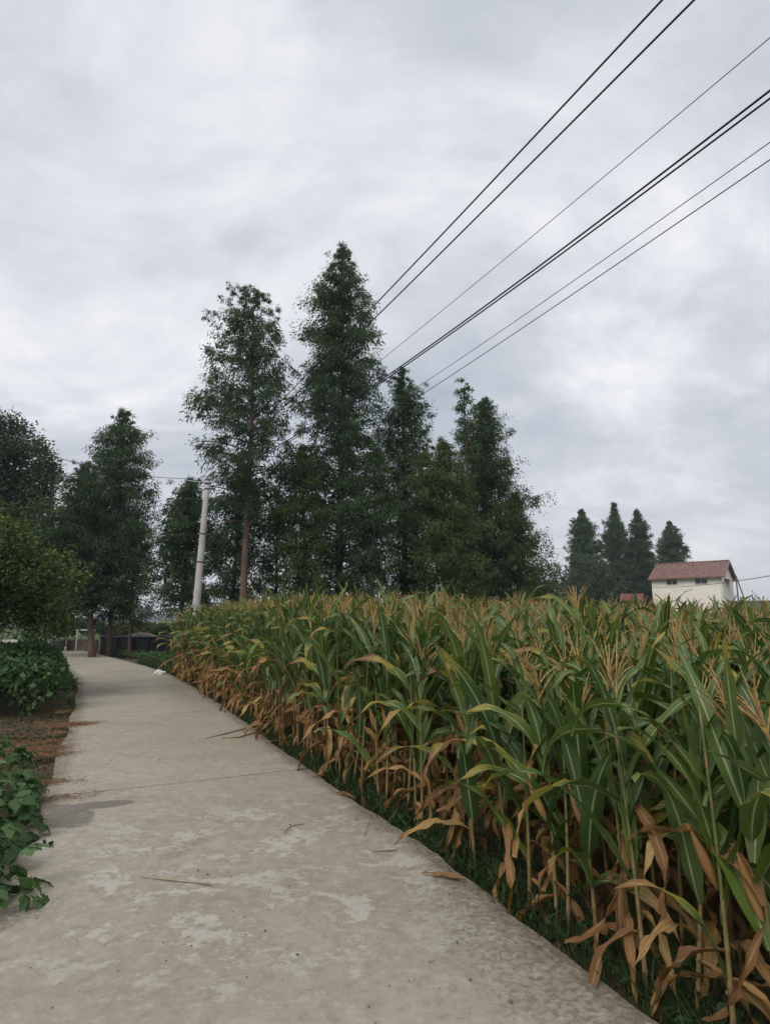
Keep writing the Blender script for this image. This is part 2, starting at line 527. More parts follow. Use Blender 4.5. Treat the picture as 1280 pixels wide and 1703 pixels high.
M['grey_plastic'] = m_plain('grey plastic', (0.17, 0.175, 0.18), 0.5, 0.4)
M['net'] = m_plain('green wire mesh', (0.10, 0.16, 0.11), 0.6, 0.3)
M['straw'] = m_plain('rusty dead needles', (0.260, 0.150, 0.085), 0.9, 0.1, 0.3, 30)
M['pebble'] = m_plain('pebble', (0.13, 0.115, 0.10), 0.85, 0.2, 0.3, 40)
M['white_paint'] = m_plain('white painted pipe', (0.68, 0.68, 0.67), 0.5, 0.4, 0.05)
M['brick_low'] = m_plain('weathered low wall', (0.20, 0.155, 0.12), 0.9, 0.1, 0.25, 3)
rng = np.random.default_rng(11)
RD = random.Random(5)

# ------------------------------------------------------------------ ground and road
GZ = -0.10
gx = np.array([-4000, -1500, -500, -150, -60] + list(np.linspace(-40, 40, 81)) + [60, 150, 500, 1500, 4000], float)
gy = np.array([-200, -40] + list(np.linspace(-10, 60, 71)) + [90, 150, 300, 700, 1500, 4000, 7000], float)
GX, GY = np.meshgrid(gx, gy)
GZZ = GZ + 0.025 * np.sin(GX * 1.7 + 0.6 * GY) * np.sin(GY * 1.3 + 0.4) * (np.abs(GX) < 39) * (GY < 59) * (GY > -9)
nxg, nyg = len(gx), len(gy)
ii, jj = np.meshgrid(np.arange(nyg - 1), np.arange(nxg - 1), indexing='ij')
b0 = (ii * nxg + jj).ravel()
g = MB().add(np.stack([GX, GY, GZZ], -1).reshape(-1, 3), np.stack([b0, b0 + 1, b0 + nxg + 1, b0 + nxg], -1))
tag(g.build('ground', M['ground']), 'bare brown soil and grass beyond the road', None, None, 'structure')

EDGE = np.array([(4.9, -5.8), (3.0, -1.5), (1.11, 2.75), (0.42, 4.42), (-0.27, 5.82), (-0.95, 7.2), (-2.5, 10.7), (-5.5, 17.0), (-7.7, 20.9), (-12.0, 27.2), (-21.0, 40.0), (-30, 52)], float)


def smooth_poly(P, step):
    for _ in range(3):       # corner cutting
        Q = [P[0]]
        for a, b in zip(P[:-1], P[1:]):
            Q += [0.75 * a + 0.25 * b, 0.25 * a + 0.75 * b]
        P = np.array(Q + [P[-1]])
    s = np.concatenate([[0], np.cumsum(np.linalg.norm(np.diff(P, axis=0), axis=1))])
    t = np.arange(0, s[-1], step)
    return np.stack([np.interp(t, s, P[:, 0]), np.interp(t, s, P[:, 1])], -1)


STEP = 0.1
ER = smooth_poly(EDGE, STEP)
ET = np.gradient(ER, axis=0); ET /= np.linalg.norm(ET, axis=1)[:, None]
EN = np.stack([ET[:, 1], -ET[:, 0]], -1)      # to the right of travel
RW = 2.55
RWL = np.interp(ER[:, 1], [-6, 2.0, 4.5, 7.5, 60], [3.0, 2.95, 2.75, 2.55, 2.55])


def along(Y):
    return int(np.argmin(np.abs(ER[:, 1] - Y)))


road = tag(empty('road', (0, 0, 0)), 'narrow pale concrete lane curving away beside the corn', None, None, 'structure')
j0 = along(6.95)
joints = sorted({max(0, min(len(ER) - 1, j0 + k * 48)) for k in range(-3, 12)} | {0, len(ER) - 1})
ncr = 26
for a, b in zip(joints[:-1], joints[1:]):
    if b - a < 5: continue
    idx = np.arange(a, b + 1)
    P, Nn, Tt = ER[idx], EN[idx], ET[idx]
    f = np.linspace(0, 1, ncr)
    wig = 0.016 * np.sin(idx * 0.23) + 0.008 * np.sin(idx * 0.83 + 1) + 0.005 * rng.normal(size=len(idx))
    wigl = 0.03 * np.sin(idx * 0.21 + 2) + 0.005 * rng.normal(size=len(idx))
    C = P[:, None, :] - Nn[:, None, :] * (RWL[idx][:, None] * f[None, :])[:, :, None]
    C = C + Nn[:, None, :] * (wig[:, None] * (f[None, :] < 0.01) + wigl[:, None] * (f[None, :] > 0.99))[:, :, None]
    C[0] += Tt[0] * 0.009; C[-1] -= Tt[-1] * 0.009
    Z = 0.006 * np.sin(C[..., 0] * 2.1) * np.sin(C[..., 1] * 1.7) + rng.normal(0, 0.0008, C.shape[:2])
    Z[:, 0] -= 0.012; Z[:, -1] -= 0.012
    top = np.concatenate([C, Z[..., None]], -1)
    na = len(idx)
    ia, ja = np.meshgrid(np.arange(na - 1), np.arange(ncr - 1), indexing='ij')
    q0 = (ia * ncr + ja).ravel()
    mb = MB().add(top.reshape(-1, 3), np.stack([q0, q0 + ncr, q0 + ncr + 1, q0 + 1], -1)[:, ::-1], None, np.stack([np.tile(f * 2.6, na), np.ones(na * ncr), np.zeros(na * ncr)], -1))
    ring = np.concatenate([top[:, 0], top[-1, 1:], top[-2::-1, -1], top[0, -2:0:-1]])
    low = ring.copy(); low[:, 2] = -0.16
    nr = len(ring); k = np.arange(nr); k2 = (k + 1) % nr
    mb.add(np.vstack([ring - (0, 0, 0.0005), low]), np.stack([k, k2, k2 + nr, k + nr], -1))
    mb.build('slab', M['road'], road, smooth=False)


# ------------------------------------------------------------------ corn
def corn_leaf(L, W, e0, bend, p, twist, fold, d0, d1, seg, ac, rnd, wave=0.012, crink=0.0, sway=0.0):
    t = np.linspace(0, 1, seg + 1)
    phi = e0 - bend * t ** p
    ds = L / seg
    mid = (phi[:-1] + phi[1:]) / 2
    x = np.concatenate([[0], np.cumsum(np.cos(mid) * ds)]); z = np.concatenate([[0], np.cumsum(np.sin(mid) * ds)])
    y = sway * t ** 2
    w = W * np.clip((t + 0.04) / 0.22, 0, 1) ** 0.55 * np.clip(1 - np.clip((t - 0.35) / 0.65, 0, 1) ** 1.9, 0, 1) * 0.5 + 0.0015
    if d0 > .5:      # shrivelled, ragged width
        q_ = np.random.default_rng(int(rnd * 1e6))
        w = w * np.clip(1 + q_.normal(0, .09, len(t)), .6, 1.3)
    A = np.linspace(-1, 1, ac + 1)
    tw = twist * t ** 1.3
    Tn = np.stack([np.cos(phi), np.zeros_like(t), np.sin(phi)], -1)
    N0 = np.stack([-np.sin(phi), np.zeros_like(t), np.cos(phi)], -1)
    Y0 = np.tile((0, 1.0, 0), (len(t), 1))
    Yr = Y0 * np.cos(tw)[:, None] + N0 * np.sin(tw)[:, None]
    Nr = -Y0 * np.sin(tw)[:, None] + N0 * np.cos(tw)[:, None]
    fo = fold * (1 - 0.55 * t) + 0.45 * np.exp(-t * 14)
    ph = rnd * 40
    V, D = [], []
    for a in A:
        rip = wave * abs(a) * np.sin(t * 19 + ph + (a > 0) * 2.1) * np.clip(t * 4, 0, 1)
        ck = crink * np.sin(t * 31 + a * 3 + ph) * np.clip(t * 3, 0, 1)
        P = np.stack([x, y, z], -1) + Yr * (a * w * np.cos(fo))[:, None] + Nr * (abs(a) * w * np.sin(fo) + rip + ck)[:, None]
        V.append(P)
        D.append(np.stack([d0 + (d1 - d0) * t ** 1.8, np.full_like(t, a), np.full_like(t, rnd)], -1))
    V = np.stack(V, 1).reshape(-1, 3); D = np.stack(D, 1).reshape(-1, 3)
    n = ac + 1
    ia, ja = np.meshgrid(np.arange(seg), np.arange(ac), indexing='ij')
    q = (ia * n + ja).ravel()
    return V, np.stack([q, q + n, q + n + 1, q + 1], -1), None, D


def leaf_set(kind, k, seg, ac):
    r = random.Random(kind + str(k))
    u = r.uniform
    if kind == 'up':
        return corn_leaf(u(.55, .80), u(.066, .092), u(1.15, 1.42), u(.3, 1.25), u(1.2, 4.0), u(-1.5, 1.5), u(.2, .55), u(-.05, .12), u(.05, .50), seg, ac, u(0, 1), .010, 0, u(-.12, .12))
    if kind == 'arch':
        return corn_leaf(u(.66, .92), u(.072, .100), u(.95, 1.3), u(1.5, 2.9), u(1.3, 4.6), u(-1.3, 1.3), u(.15, .5), u(-.05, .10), u(.0, .42), seg, ac, u(0, 1), .013, 0, u(-.16, .16))
    if kind == 'half':
        return corn_leaf(u(.60, .85), u(.058, .084), u(.75, 1.2), u(1.7, 2.7), u(1.3, 2.0), u(-1.2, 1.2), u(.25, .6), u(.08, .25), u(.55, .95), seg, ac, u(0, 1), .015, .004, u(-.18, .18))
    return corn_leaf(u(.38, .76), u(.034, .062), u(-.35, 1.0), u(1.2, 2.6), u(.35, 1.1), u(-2.8, 2.8), u(.35, 1.0), u(.60, .8), u(.8, 1.0), seg, ac, u(0, 1), .016, .006, u(-.28, .28))


KINDS = {'up': 16, 'arch': 16, 'half': 12, 'dry': 18}
HI, LO = {}, {}
for kd, nn in KINDS.items():
    for k in range(nn):
        HI[kd, k] = MB().add(*leaf_set(kd, k, 14, 4)).mesh('corn_leaf_' + kd, M['corn_leaf'])
        LO[kd, k] = leaf_set(kd, k, 5, 2)


def stalk_geo(h, sides=7, seed=0):
    r = random.Random(seed)
    zs, rs = [], []
    nn = 11
    for i in range(nn):
        z = h * i / (nn - 1); rad = 0.0125 * (1 - 0.62 * i / (nn - 1))
        if sides > 4 and 0 < i < nn - 1:
            zs += [z - 0.008, z, z + 0.008]; rs += [rad, rad * 1.22, rad]
        else:
            zs.append(z); rs.append(rad)
    zs = np.array(zs)
    bx = 0.025 * np.sin(zs * 1.7 + r.uniform(0, 6)); by = 0.025 * np.sin(zs * 1.5 + r.uniform(0, 6))
    P = np.stack([bx - bx[0], by - by[0], zs], -1)
    P[0, 2] = -0.06
    V, Q, T, A = tube(P, rs, sides)
    A[:, 0] = np.clip(1.1 - V[:, 2] / (0.55 * h), 0, 1)
    return V, Q, T, A


def tassel_geo(seed, hi=True):
    r = random.Random(seed)
    mb = MB()
    sd = 4 if hi else 3
    nb = r.randint(6, 10)
    for i in range(nb + 1):
        L = r.uniform(.24, .32) if i == 0 else r.uniform(.12, .22)
        az = r.uniform(0, 2 * PI); e = 1.5 if i == 0 else r.uniform(.95, 1.45)
        z0 = 0 if i == 0 else r.uniform(0.01, 0.10)
        n = 12 if hi else 4
        t = np.linspace(0, 1, n)
        ph = e - t ** 1.5 * r.uniform(0, .7)
        dx = np.concatenate([[0], np.cumsum(np.cos(ph[1:]) * L / (n - 1))]); dz = np.concatenate([[0], np.cumsum(np.sin(ph[1:]) * L / (n - 1))])
        P = np.stack([dx * math.cos(az), dx * math.sin(az), z0 + dz], -1)
        rad = np.where(np.arange(n) % 2 == 1, .0062, .0030) if hi else np.full(n, .0046)
        rad = rad * (1 - 0.55 * t ** 2)
        mb.add(*tube(P, rad, sd, False, (0, 0, r.random())))
    return mb


def ear_geo(seed, dry):
    r = random.Random(seed)
    prof = [(0.008, 0), (0.017, .03), (0.023, .08), (0.022, .13), (0.015, .18), (0.005, .23)]
    V, Q, _, _ = lathe(prof, 8)
    A = np.zeros((len(V), 3)); A[:, 0] = dry + 0.4 * V[:, 2]; A[:, 1] = .2 + .7 * np.abs(np.sin(np.arctan2(V[:, 1], V[:, 0]) * 2)); A[:, 2] = r.random()
    a = 0.38
    c, s = math.cos(a), math.sin(a)
    V = V @ np.array(((c, 0, -s), (0, 1, 0), (s, 0, c))) + (0.012, 0, 0)
    mb = MB().add(V, Q, None, A)
    tip = V[-8:].mean(0)
    for i in range(7):       # brown silk
        d = np.array((s + r.uniform(-.5, .5), r.uniform(-.5, .5), c - r.uniform(0, .9)))
        P = np.stack([tip, tip + d * .03, tip + d * .05 + (0, 0, -.02)])
        mb.add(*tube(P, (.003, .0025, .001), 3, False, (0.95, .5, .1)))
    return mb


STALK_H = [1.04 + 0.1 * i for i in range(9)]
STALKS = [MB().add(*stalk_geo(h, 7, i)).mesh('corn_stalk', M['stalk']) for i, h in enumerate(STALK_H)]
STALKS_LO = [stalk_geo(h, 3, i) for i, h in enumerate(STALK_H)]
TAS = [tassel_geo(i) for i in range(8)]
TASM = [t.mesh('corn_tassel', M['tassel']) for t in TAS]
TAS_LO = [tassel_geo(i, False) for i in range(8)]
EARS = [ear_geo(i, (0.02, 0.12, 0.5, 0.7)[i % 4]).mesh('corn_ear', M['corn_leaf']) for i in range(8)]


def corn_recipe(r, height, dryness=0.0):
    """stalk index, and the leaves (kind, k, z, azimuth, scale, roll)"""
    sh = height * 0.84
    si = min(range(len(STALK_H)), key=lambda i: abs(STALK_H[i] - sh))
    sh = STALK_H[si]
    plane = r.uniform(0, 2 * PI)
    n = r.randint(12, 14)
    lv = []
    for i in range(n):
        f = (i + 0.6) / n
        z = sh * (0.10 + 0.86 * f)
        az = plane + PI * (i % 2) + r.gauss(0, .42)
        q = f + r.gauss(0, .12) - dryness
        if q < 0.20: kd = 'dry'
        elif q < 0.40: kd = r.choice(['half', 'dry', 'half', 'arch', 'arch', 'dry'])
        elif q < 0.72: kd = r.choice(['arch', 'arch', 'up', 'up', 'half' if r.random() < .35 else 'arch'])
        else: kd = r.choice(['up', 'up', 'up', 'arch'] + (['half'] if r.random() < .35 else []))
        sc = (0.80 + 0.35 * math.sin(PI * min(1, f + .12))) * r.uniform(.88, 1.1) * (0.78 + 0.14 * height)
        if f > 0.85: sc *= 0.84
        lv.append((kd, r.randrange(KINDS[kd]), z, az, sc * r.uniform(.9, 1.12), r.gauss(0, .17)))
    return si, sh, lv


def corn_height(x, y, row, r):
    d = math.hypot(x, y)
    base = np.interp(d, [2.0, 3.5, 5.0, 7.0, 9.0, 13, 17, 20.5, 24], [1.48, 1.56, 1.72, 1.98, 2.20, 2.24, 2.12, 1.90, 1.90])
    base -= .26 * float(np.interp(x / max(y, .5), [.08, .32], [0, 1])) * float(np.interp(d, [5, 8], [0, 1]))   # the stand thins towards the house
    return float(base + r.gauss(0, .115))


i_end = along(19.0)
cand = []
for row in range(0, 42):
    off = 0.22 + row * 0.50
    jit_row = rng.normal(0, 0.03)
    s = along(-3.0 if row < 9 else 0)
    dens = 1.9 if row < 5 else (2.5 if row < 12 else 4.2)
    while s < i_end + 6:
        k = int(s)
        p = ER[min(k, len(ER) - 1)] + EN[min(k, len(ER) - 1)] * (off + jit_row + rng.normal(0, .05))
        stretch = 1.0 + off * 0.03
        s += dens * rng.uniform(.8, 1.25) / min(stretch, 1.6) / (1.0)
        if rng.random() < 0.04: continue
        cand.append((p[0], p[1], row))


def in_view(x, y):
    return y > 1.2 and (abs(x) - 0.45) / (y * 0.985 + 0.2) < 0.66


scored = []
for (x, y, row) in cand:
    r = random.Random(f'{x:.3f}{y:.3f}')
    h = corn_height(x, y, row, r)
    vis = in_view(x, y)
    d = math.hypot(x, y)
    score = (d + 0.6) * (1 + 0.26 * row) if vis else 1e9
    scored.append((score, x, y, row, h, r))
scored.sort(key=lambda q: q[0])
N_IND = 300
ind, rest = scored[:N_IND], [q for q in scored[N_IND:] if q[2] > -1.5]
ONES = ['', 'first', 'second', 'third', 'fourth', 'fifth', 'sixth', 'seventh', 'eighth', 'ninth', 'tenth', 'eleventh', 'twelfth', 'thirteenth', 'fourteenth', 'fifteenth', 'sixteenth', 'seventeenth', 'eighteenth', 'nineteenth']
TENS = ['', '', 'twenty', 'thirty', 'forty', 'fifty', 'sixty', 'seventy', 'eighty', 'ninety', 'hundred']


def ordinal(n):
    if n < 20: return ONES[n]
    if n % 10: return (TENS[n // 10] if n < 100 else 'hundred-and-' + TENS[n // 10 - 10]) + '-' + ONES[n % 10]
    return TENS[n // 10].replace('ty', 'tieth') if n < 100 else 'hundredth'


by_row = {}
for q in ind: by_row.setdefault(q[3], []).append(q)
place = {}
for rw, lst in by_row.items():
    lst.sort(key=lambda q: math.hypot(q[1], q[2]))
    for k_, q in enumerate(lst): place[q[1], q[2]] = ordinal(k_ + 1)
for (score, x, y, row, h, r) in ind:
    si, sh, lv = corn_recipe(r, h, (-.07 if math.hypot(x, y) < 5.5 else (0.03 if row == 0 else 0.0)) + (r.uniform(.25, .6) if r.random() < .10 else 0))
    root = empty('corn_plant', (x, y, GZ), 0)
    root.rotation_euler = (r.gauss(0, .045), r.gauss(0, .045), 0)
    lean = max(abs(root.rotation_euler[0]), abs(root.rotation_euler[1]))
    look = 'leaning' if lean > .085 else ('tall' if h > 1.98 else ('short' if h < 1.62 else 'green'))
    rw = 'front' if row == 0 else ordinal(row + 1)
    tag(root, f"{look} corn plant, {place[x, y]} from the viewer's end of the {rw} row", 'corn plant', 'corn plants in the rows along the lane')
    link('stalk', STALKS[si], root)
    for kd, k, z, az, sc, roll in lv:
        o = link('leaf', HI[kd, k], root, (0, 0, z))
        o.rotation_euler = (0, roll, az); o.scale = (sc, sc, sc)
    if r.random() < .93:
        o = link('tassel', TASM[r.randrange(8)], root, (0, 0, sh - .02)); o.rotation_euler = (r.gauss(0, .1), r.gauss(0, .1), r.uniform(0, 6))
        o.scale = (1.05,) * 3
    if r.random() < .75:
        o = link('ear', EARS[r.randrange(8)], root, (0, 0, sh * r.uniform(.42, .55))); o.rotation_euler = (0, 0, r.uniform(0, 6.28))

# the rest of the field: one mass, the same plants at lower resolution
BASE = []
for v in range(16):
    r = random.Random(900 + v)
    h = 1.50 + 0.06 * v
    si, sh, lv = corn_recipe(r, h, 0.45 if v in (4, 11) else 0.02)
    full = MB()
    full.add(*STALKS_LO[si])
    leafm = MB(); topm = MB()
    for li_, (kd, k, z, az, sc, roll) in enumerate(lv):
        V, Q, T, A = LO[kd, k]
        c, s = math.cos(roll), math.sin(roll)
        V2 = (V * sc) @ np.array(((c, 0, -s), (0, 1, 0), (s, 0, c)))
        V2 = rotz(V2, az) + (0, 0, z)
        A2 = A.copy(); A2[:, 2] = r.random()
        leafm.add(V2, Q, None, A2)
        if li_ >= 5: topm.add(V2, Q, None, A2)
    tas = TAS_LO[v % 8]
    tv = np.concatenate(tas.V) + (0, 0, sh - .02); tq = np.concatenate(tas.Q); ta = np.concatenate(tas.A)
    BASE.append((h, np.concatenate(full.V), np.concatenate(full.Q), np.concatenate(full.A),
                 np.concatenate(leafm.V), np.concatenate(leafm.Q), np.concatenate(leafm.A), tv, tq, ta, np.concatenate(topm.V), np.concatenate(topm.Q), np.concatenate(topm.A)))
fs, fl, ft = MB(), MB(), MB()
for (score, x, y, row, h, r) in rest:
    if y > 1.2 and not in_view(x * 0.94, y) and y > 4: continue
    v = min(range(16), key=lambda i: abs(BASE[i][0] - h) + r.random() * .12)
    b = BASE[v]
    k = h / b[0]; a = r.uniform(0, 2 * PI)
    T0 = np.array((x, y, GZ))
    d = math.hypot(x, y)
    if d < 9: fs.add(rotz(b[1], a) * k + T0, b[2], None, b[3])
    g0 = 10 if (d > 11 and row > 3) else 4      # hidden lower leaves are left off far inside the field
    A = b[g0 + 2].copy(); A[:, 2] = (A[:, 2] + r.random()) % 1
    fl.add(rotz(b[g0], a) * k + T0, b[g0 + 1], None, A)
    A = b[9].copy(); A[:, 2] = (A[:, 2] + r.random()) % 1
    ft.add(rotz(b[7], a) * k + T0, b[8], None, A)
fld = tag(empty('corn_field', (0, 0, GZ)), 'dense rows of corn filling the field behind the front rows', 'corn field', None, 'stuff')
for nm, mb, mt in (('stalks', fs, M['stalk']), ('foliage', fl, M['corn_leaf']), ('tassels', ft, M['tassel'])):
    o = mb.build(nm, mt, fld, loc=(0, 0, -GZ)); o['kind'] = 'stuff'
print('corn individuals', len(ind), 'mass', len(rest))


# ------------------------------------------------------------------ trees
def kites(C, Dr, L, W, A, bend=0.25):
    """leaf-shaped quads: base C, direction Dr, length L, width W"""
    n = len(C)
    Dr = Dr / (np.linalg.norm(Dr, axis=1)[:, None] + 1e-9)
    S = np.cross(Dr, rng.normal(size=(n, 3))); S /= np.linalg.norm(S, axis=1)[:, None] + 1e-9
    Nn = np.cross(S, Dr)
    L = L[:, None]; W = W[:, None]
    m = C + Dr * L * 0.45 + Nn * L * bend * 0.3
    V = np.stack([C, m + S * W * .5, C + Dr * L, m - S * W * .5], 1).reshape(-1, 3)
    i = np.arange(n)[:, None] * 4
    return V, np.concatenate([i, i + 1, i + 2, i + 3], 1), None, np.repeat(A, 4, 0)


def conifer(name, label, base, H, z0, prof, nbr, seed, mat='metaseq', bark='bark', trunk_r=.16, lean=(0, 0), per=46, spray=.148, clump=.34, droop=.8, group=None, cat='tree', sparse=1.0, rise=.45, asym=(0, 0)):
    """dawn redwood: straight trunk, upswept limbs carrying hanging feathery sprays; prof(f) is the limb length at height fraction f"""
    r = np.random.default_rng(seed)
    nbr = int(nbr * 1.5)
    root = tag(empty(name, (base[0], base[1], GZ)), label, cat, group)
    zs = np.linspace(-.15, H * .97, 14)
    bend = np.stack([lean[0] * (zs / H) + .05 * np.sin(zs * .5 + seed), lean[1] * (zs / H) + .05 * np.sin(zs * .43 + seed * 2), zs], -1)
    bend[:, :2] -= bend[0, :2] * 1.0
    rad = trunk_r * np.clip(1 - zs / H, 0, 1) ** .8 + .012
    rad[0] *= 1.35
    MB().add(*tube(bend, rad, 9)).build('trunk', M[bark], root)
    lim = MB()
    CC, CA, CO = [], [], []
    for i in range(nbr):
        f = (i + r.random()) / nbr
        f = f ** 0.92
        zb = z0 + (H - z0) * f
        az = i * 2.39996 + r.normal(0, .35)
        ln = prof(f) * r.uniform(.72, 1.12)
        if r.random() < .08: ln *= 1.22
        ln *= 1 + asym[0] * math.cos(az) + asym[1] * math.sin(az)
        if ln < .12: ln = .12
        up = rise * r.uniform(.5, 1.4) + .5 * f
        n = 6
        t = np.linspace(0, 1, n)
        el = up - t * (up + .25) * r.uniform(.5, 1.2)
        dx = np.concatenate([[0], np.cumsum(np.cos(el[1:]) * ln / (n - 1))]); dz = np.concatenate([[0], np.cumsum(np.sin(el[1:]) * ln / (n - 1))])
        ox = np.interp(zb, zs, bend[:, 0]); oy = np.interp(zb, zs, bend[:, 1])
        P = np.stack([ox + dx * math.cos(az), oy + dx * math.sin(az), zb + dz], -1)
        rb = max(.008, trunk_r * .26 * (1 - f) + .008)
        lim.add(*tube(P, rb * (1 - .8 * t), 4, False))
        nc = max(3, int(ln / (clump * .56) * sparse * (1 + .6 * f)))
        tt = r.uniform(.12 if ln < 1 else .2, 1.03, nc)
        for q in tt:
            c = np.array([np.interp(q, t, P[:, k]) for k in range(3)])
            c = c + r.normal(0, 1, 3) * np.array((.5, .5, .34)) * clump * (1.2 if ln > .8 else .5) + (0, 0, -clump * .15)
            CC.append(c); CA.append(r.random() * .75 + .25 * f); CO.append((math.cos(az), math.sin(az), 0))  # clump tone shifts lighter towards the crown top
    # leader
    for q in range(8):
        CC.append(np.array((bend[-1, 0], bend[-1, 1], H - .12 * q)) + r.normal(0, .08 + .02 * q, 3)); CA.append(r.random()); CO.append((0, 0, .6))
    lim.build('limbs', M[bark], root)['kind'] = 'stuff'
    CC, CA, CO = np.array(CC), np.array(CA), np.array(CO)
    m = len(CC)
    per = int(per * 1.0)
    k = np.repeat(np.arange(m), per)
    csz = clump * r.uniform(.5, 1.2, m)
    top = np.clip((H - CC[:, 2]) / (H * .12), .35, 1)
    csz *= top
    off = np.clip(r.normal(0, .42, (len(k), 3)), -.85, .85) * csz[k][:, None] * np.array((1, 1, .8))
    C = CC[k] + off
    Dr = CO[k] * .55 + r.normal(0, .5, (len(k), 3)) + off / csz[k][:, None] * .5 + np.array((0, 0, -droop))
    L = spray * r.uniform(.55, 1.35, len(k)) * (.6 + .4 * top[k])
    W = L * r.uniform(.20, .36, len(k))
    A = np.stack([r.random(len(k)), np.zeros(len(k)), CA[k]], -1)
    MB().add(*kites(C, Dr, L, W, A)).build('crown', M[mat], root, smooth=False)
    return root


def broadleaf(name, label, base, H, blobs, seed, mat='broad', bark='bark', trunk_r=.14, leaf=.13, nclump=240, per=46, clump=.42, group=None, cat='tree', trunk_to=None, wl=.5):
    """blobs: (dx, dy, z, rx, rz) lobes of the crown"""
    r = np.random.default_rng(seed)
    root = tag(empty(name, (base[0], base[1], GZ)), label, cat, group)
    tz = trunk_to or H * .6
    zs = np.linspace(-.15, tz, 8)
    bl = np.array(blobs, float)
    mid = bl[:, :2].mean(0)
    cur = np.stack([mid[0] * (zs / tz) ** 1.5 + .06 * np.sin(zs * 1.3 + seed), mid[1] * (zs / tz) ** 1.5 + .05 * np.sin(zs + seed), zs], -1)
    cur[:, :2] -= cur[0, :2]
    MB().add(*tube(cur, trunk_r * (1 - .6 * zs / tz), 8)).build('trunk', M[bark], root)
    lim = MB()
    wts = bl[:, 3] ** 2 * bl[:, 4]; wts /= wts.sum()
    CC, CA = [], []
    for i in range(nclump):
        b = bl[r.choice(len(bl), p=wts)]
        d = r.normal(size=3); d /= np.linalg.norm(d)
        rr = r.random() ** .42
        c = np.array((b[0], b[1], b[2])) + d * rr * np.array((b[3], b[3], b[4]))
        if c[2] < .25: c[2] = .25 + r.random() * .3
        CC.append(c); CA.append(r.random())
        if i % 3 == 0:
            s0 = cur[r.integers(3, 8)]
            mdl = (s0 + c) / 2 + r.normal(0, .12, 3)
            lim.add(*tube(np.stack([s0, mdl, c]), (trunk_r * .3, trunk_r * .17, .006), 4, False))
    lim.build('limbs', M[bark], root)['kind'] = 'stuff'
    CC, CA = np.array(CC), np.array(CA)
    k = np.repeat(np.arange(len(CC)), per)
    csz = clump * r.uniform(.6, 1.3, len(CC))
    off = r.normal(0, .45, (len(k), 3)) * csz[k][:, None]
    Dr = off / csz[k][:, None] + r.normal(0, .6, (len(k), 3)) + (0, 0, -.15)
    L = leaf * r.uniform(.6, 1.25, len(k))
    A = np.stack([r.random(len(k)), np.zeros(len(k)), CA[k]], -1)
    C = CC[k] + off
    C[:, 2] = np.maximum(C[:, 2], .08)
    MB().add(*kites(C, Dr, L, L * r.uniform(wl * .8, wl * 1.2, len(k)), A)).build('crown', M[mat], root, smooth=False)
    return root


def spire(rmax, rtop=.12, power=.8, belly=.0):
    return lambda f: rtop + (rmax - rtop) * (1 - f) ** power * (1 - belly * max(0, .25 - f) / .25)


def pr(*pts):
    p = sorted(pts)
    return lambda f: float(np.interp(f, [a for a, b in p], [b for a, b in p]))


def oval(rmax, f0=.42, rb=.5):
    def p(f):
        return rmax * (rb + (1 - rb) * math.sin(PI / 2 * f / f0)) if f < f0 else rmax * max(.10, math.cos(PI / 2 * (f - f0) / (1 - f0)) ** .75)
    return p


def top_of(px, py, Y):
    p = at_y(px, py, Y)
    return p[0], p[2] - GZ


GW = 'tall conifers in the grove behind the corn'
# grove, main trees
x, H = top_of(572, 410, 25); bx = at_y(567, 1000, 25)[0]
conifer('dawn_redwood', 'tallest conifer of the grove, a pointed spire above the wires', (bx, 25), H, 1.6, pr((1, .2), (.95, .6), (.9, .9), (.82, 1.5), (.62, 1.9), (.4, 2.25), (.2, 2.3), (0, 1.6)), 135, 21, trunk_r=.19, lean=(x - bx, 0), group=GW, per=52, clump=.40, asym=(-.05, -.05))
x, H = top_of(424, 482, 23); bx = at_y(407, 1000, 23)[0]
conifer('dawn_redwood', 'second tallest conifer with round open top and hanging sprays, above the concrete pole', (bx, 23), H, 5.3, pr((1, .45), (.96, .95), (.88, 1.3), (.75, 1.45), (.6, 1.7), (.4, 2.1), (.2, 1.9), (0, 1.3)), 86, 22, bark='bark_red', trunk_r=.15, lean=(x - bx, 0), group=GW, per=40, clump=.36, droop=.95, sparse=.82, asym=(-.2, 0))
x, H = top_of(668, 613, 27); bx = at_y(672, 1000, 27)[0]
conifer('dawn_redwood', 'slender conifer close to the tallest spire on its house side', (bx, 27), H, 1.3, pr((1, .2), (.93, .6), (.85, .95), (.7, 1.2), (.4, 1.6), (0, 1.5)), 96, 23, trunk_r=.16, lean=(x - bx, 0), group=GW, per=50, clump=.40)
x, H = top_of(771, 632, 26); bx = at_y(781, 1000, 26)[0]
conifer('dawn_redwood', 'thin leaning conifer with a bare pale upper trunk', (bx, 26), H, 2.2, lambda f: .25 + .55 * max(0, 1 - f) * (1.4 if f > .75 else .8) + (.35 if f > .8 else 0) * (1 - f) * 3, 40, 24, bark='bark_red', trunk_r=.12, lean=(x - bx, 0), group=GW, per=40, clump=.30, sparse=.8)
x, H = top_of(806, 662, 28); bx = at_y(806, 1000, 28)[0]
conifer('dawn_redwood', 'broad dense conifer at the house end of the grove', (bx, 28), H, .7, pr((1, .2), (.92, .7), (.75, 1.25), (.55, 1.9), (.4, 2.3), (.2, 2.7), (0, 2.6)), 130, 25, trunk_r=.2, lean=(x - bx, 0), group=GW, per=56, clump=.46, asym=(.02, 0))
x, H = top_of(740, 733, 24.5); bx = at_y(738, 1000, 24.5)[0]
conifer('dawn_redwood', 'lighter green young conifer in front of the broad dense one', (bx, 24.5), H, .6, pr((1, .15), (.9, .8), (.7, 1.3), (.4, 1.7), (0, 1.7)), 90, 26, mat='metaseq_y', trunk_r=.12, lean=(x - bx, 0), group=GW, per=50, clump=.40)
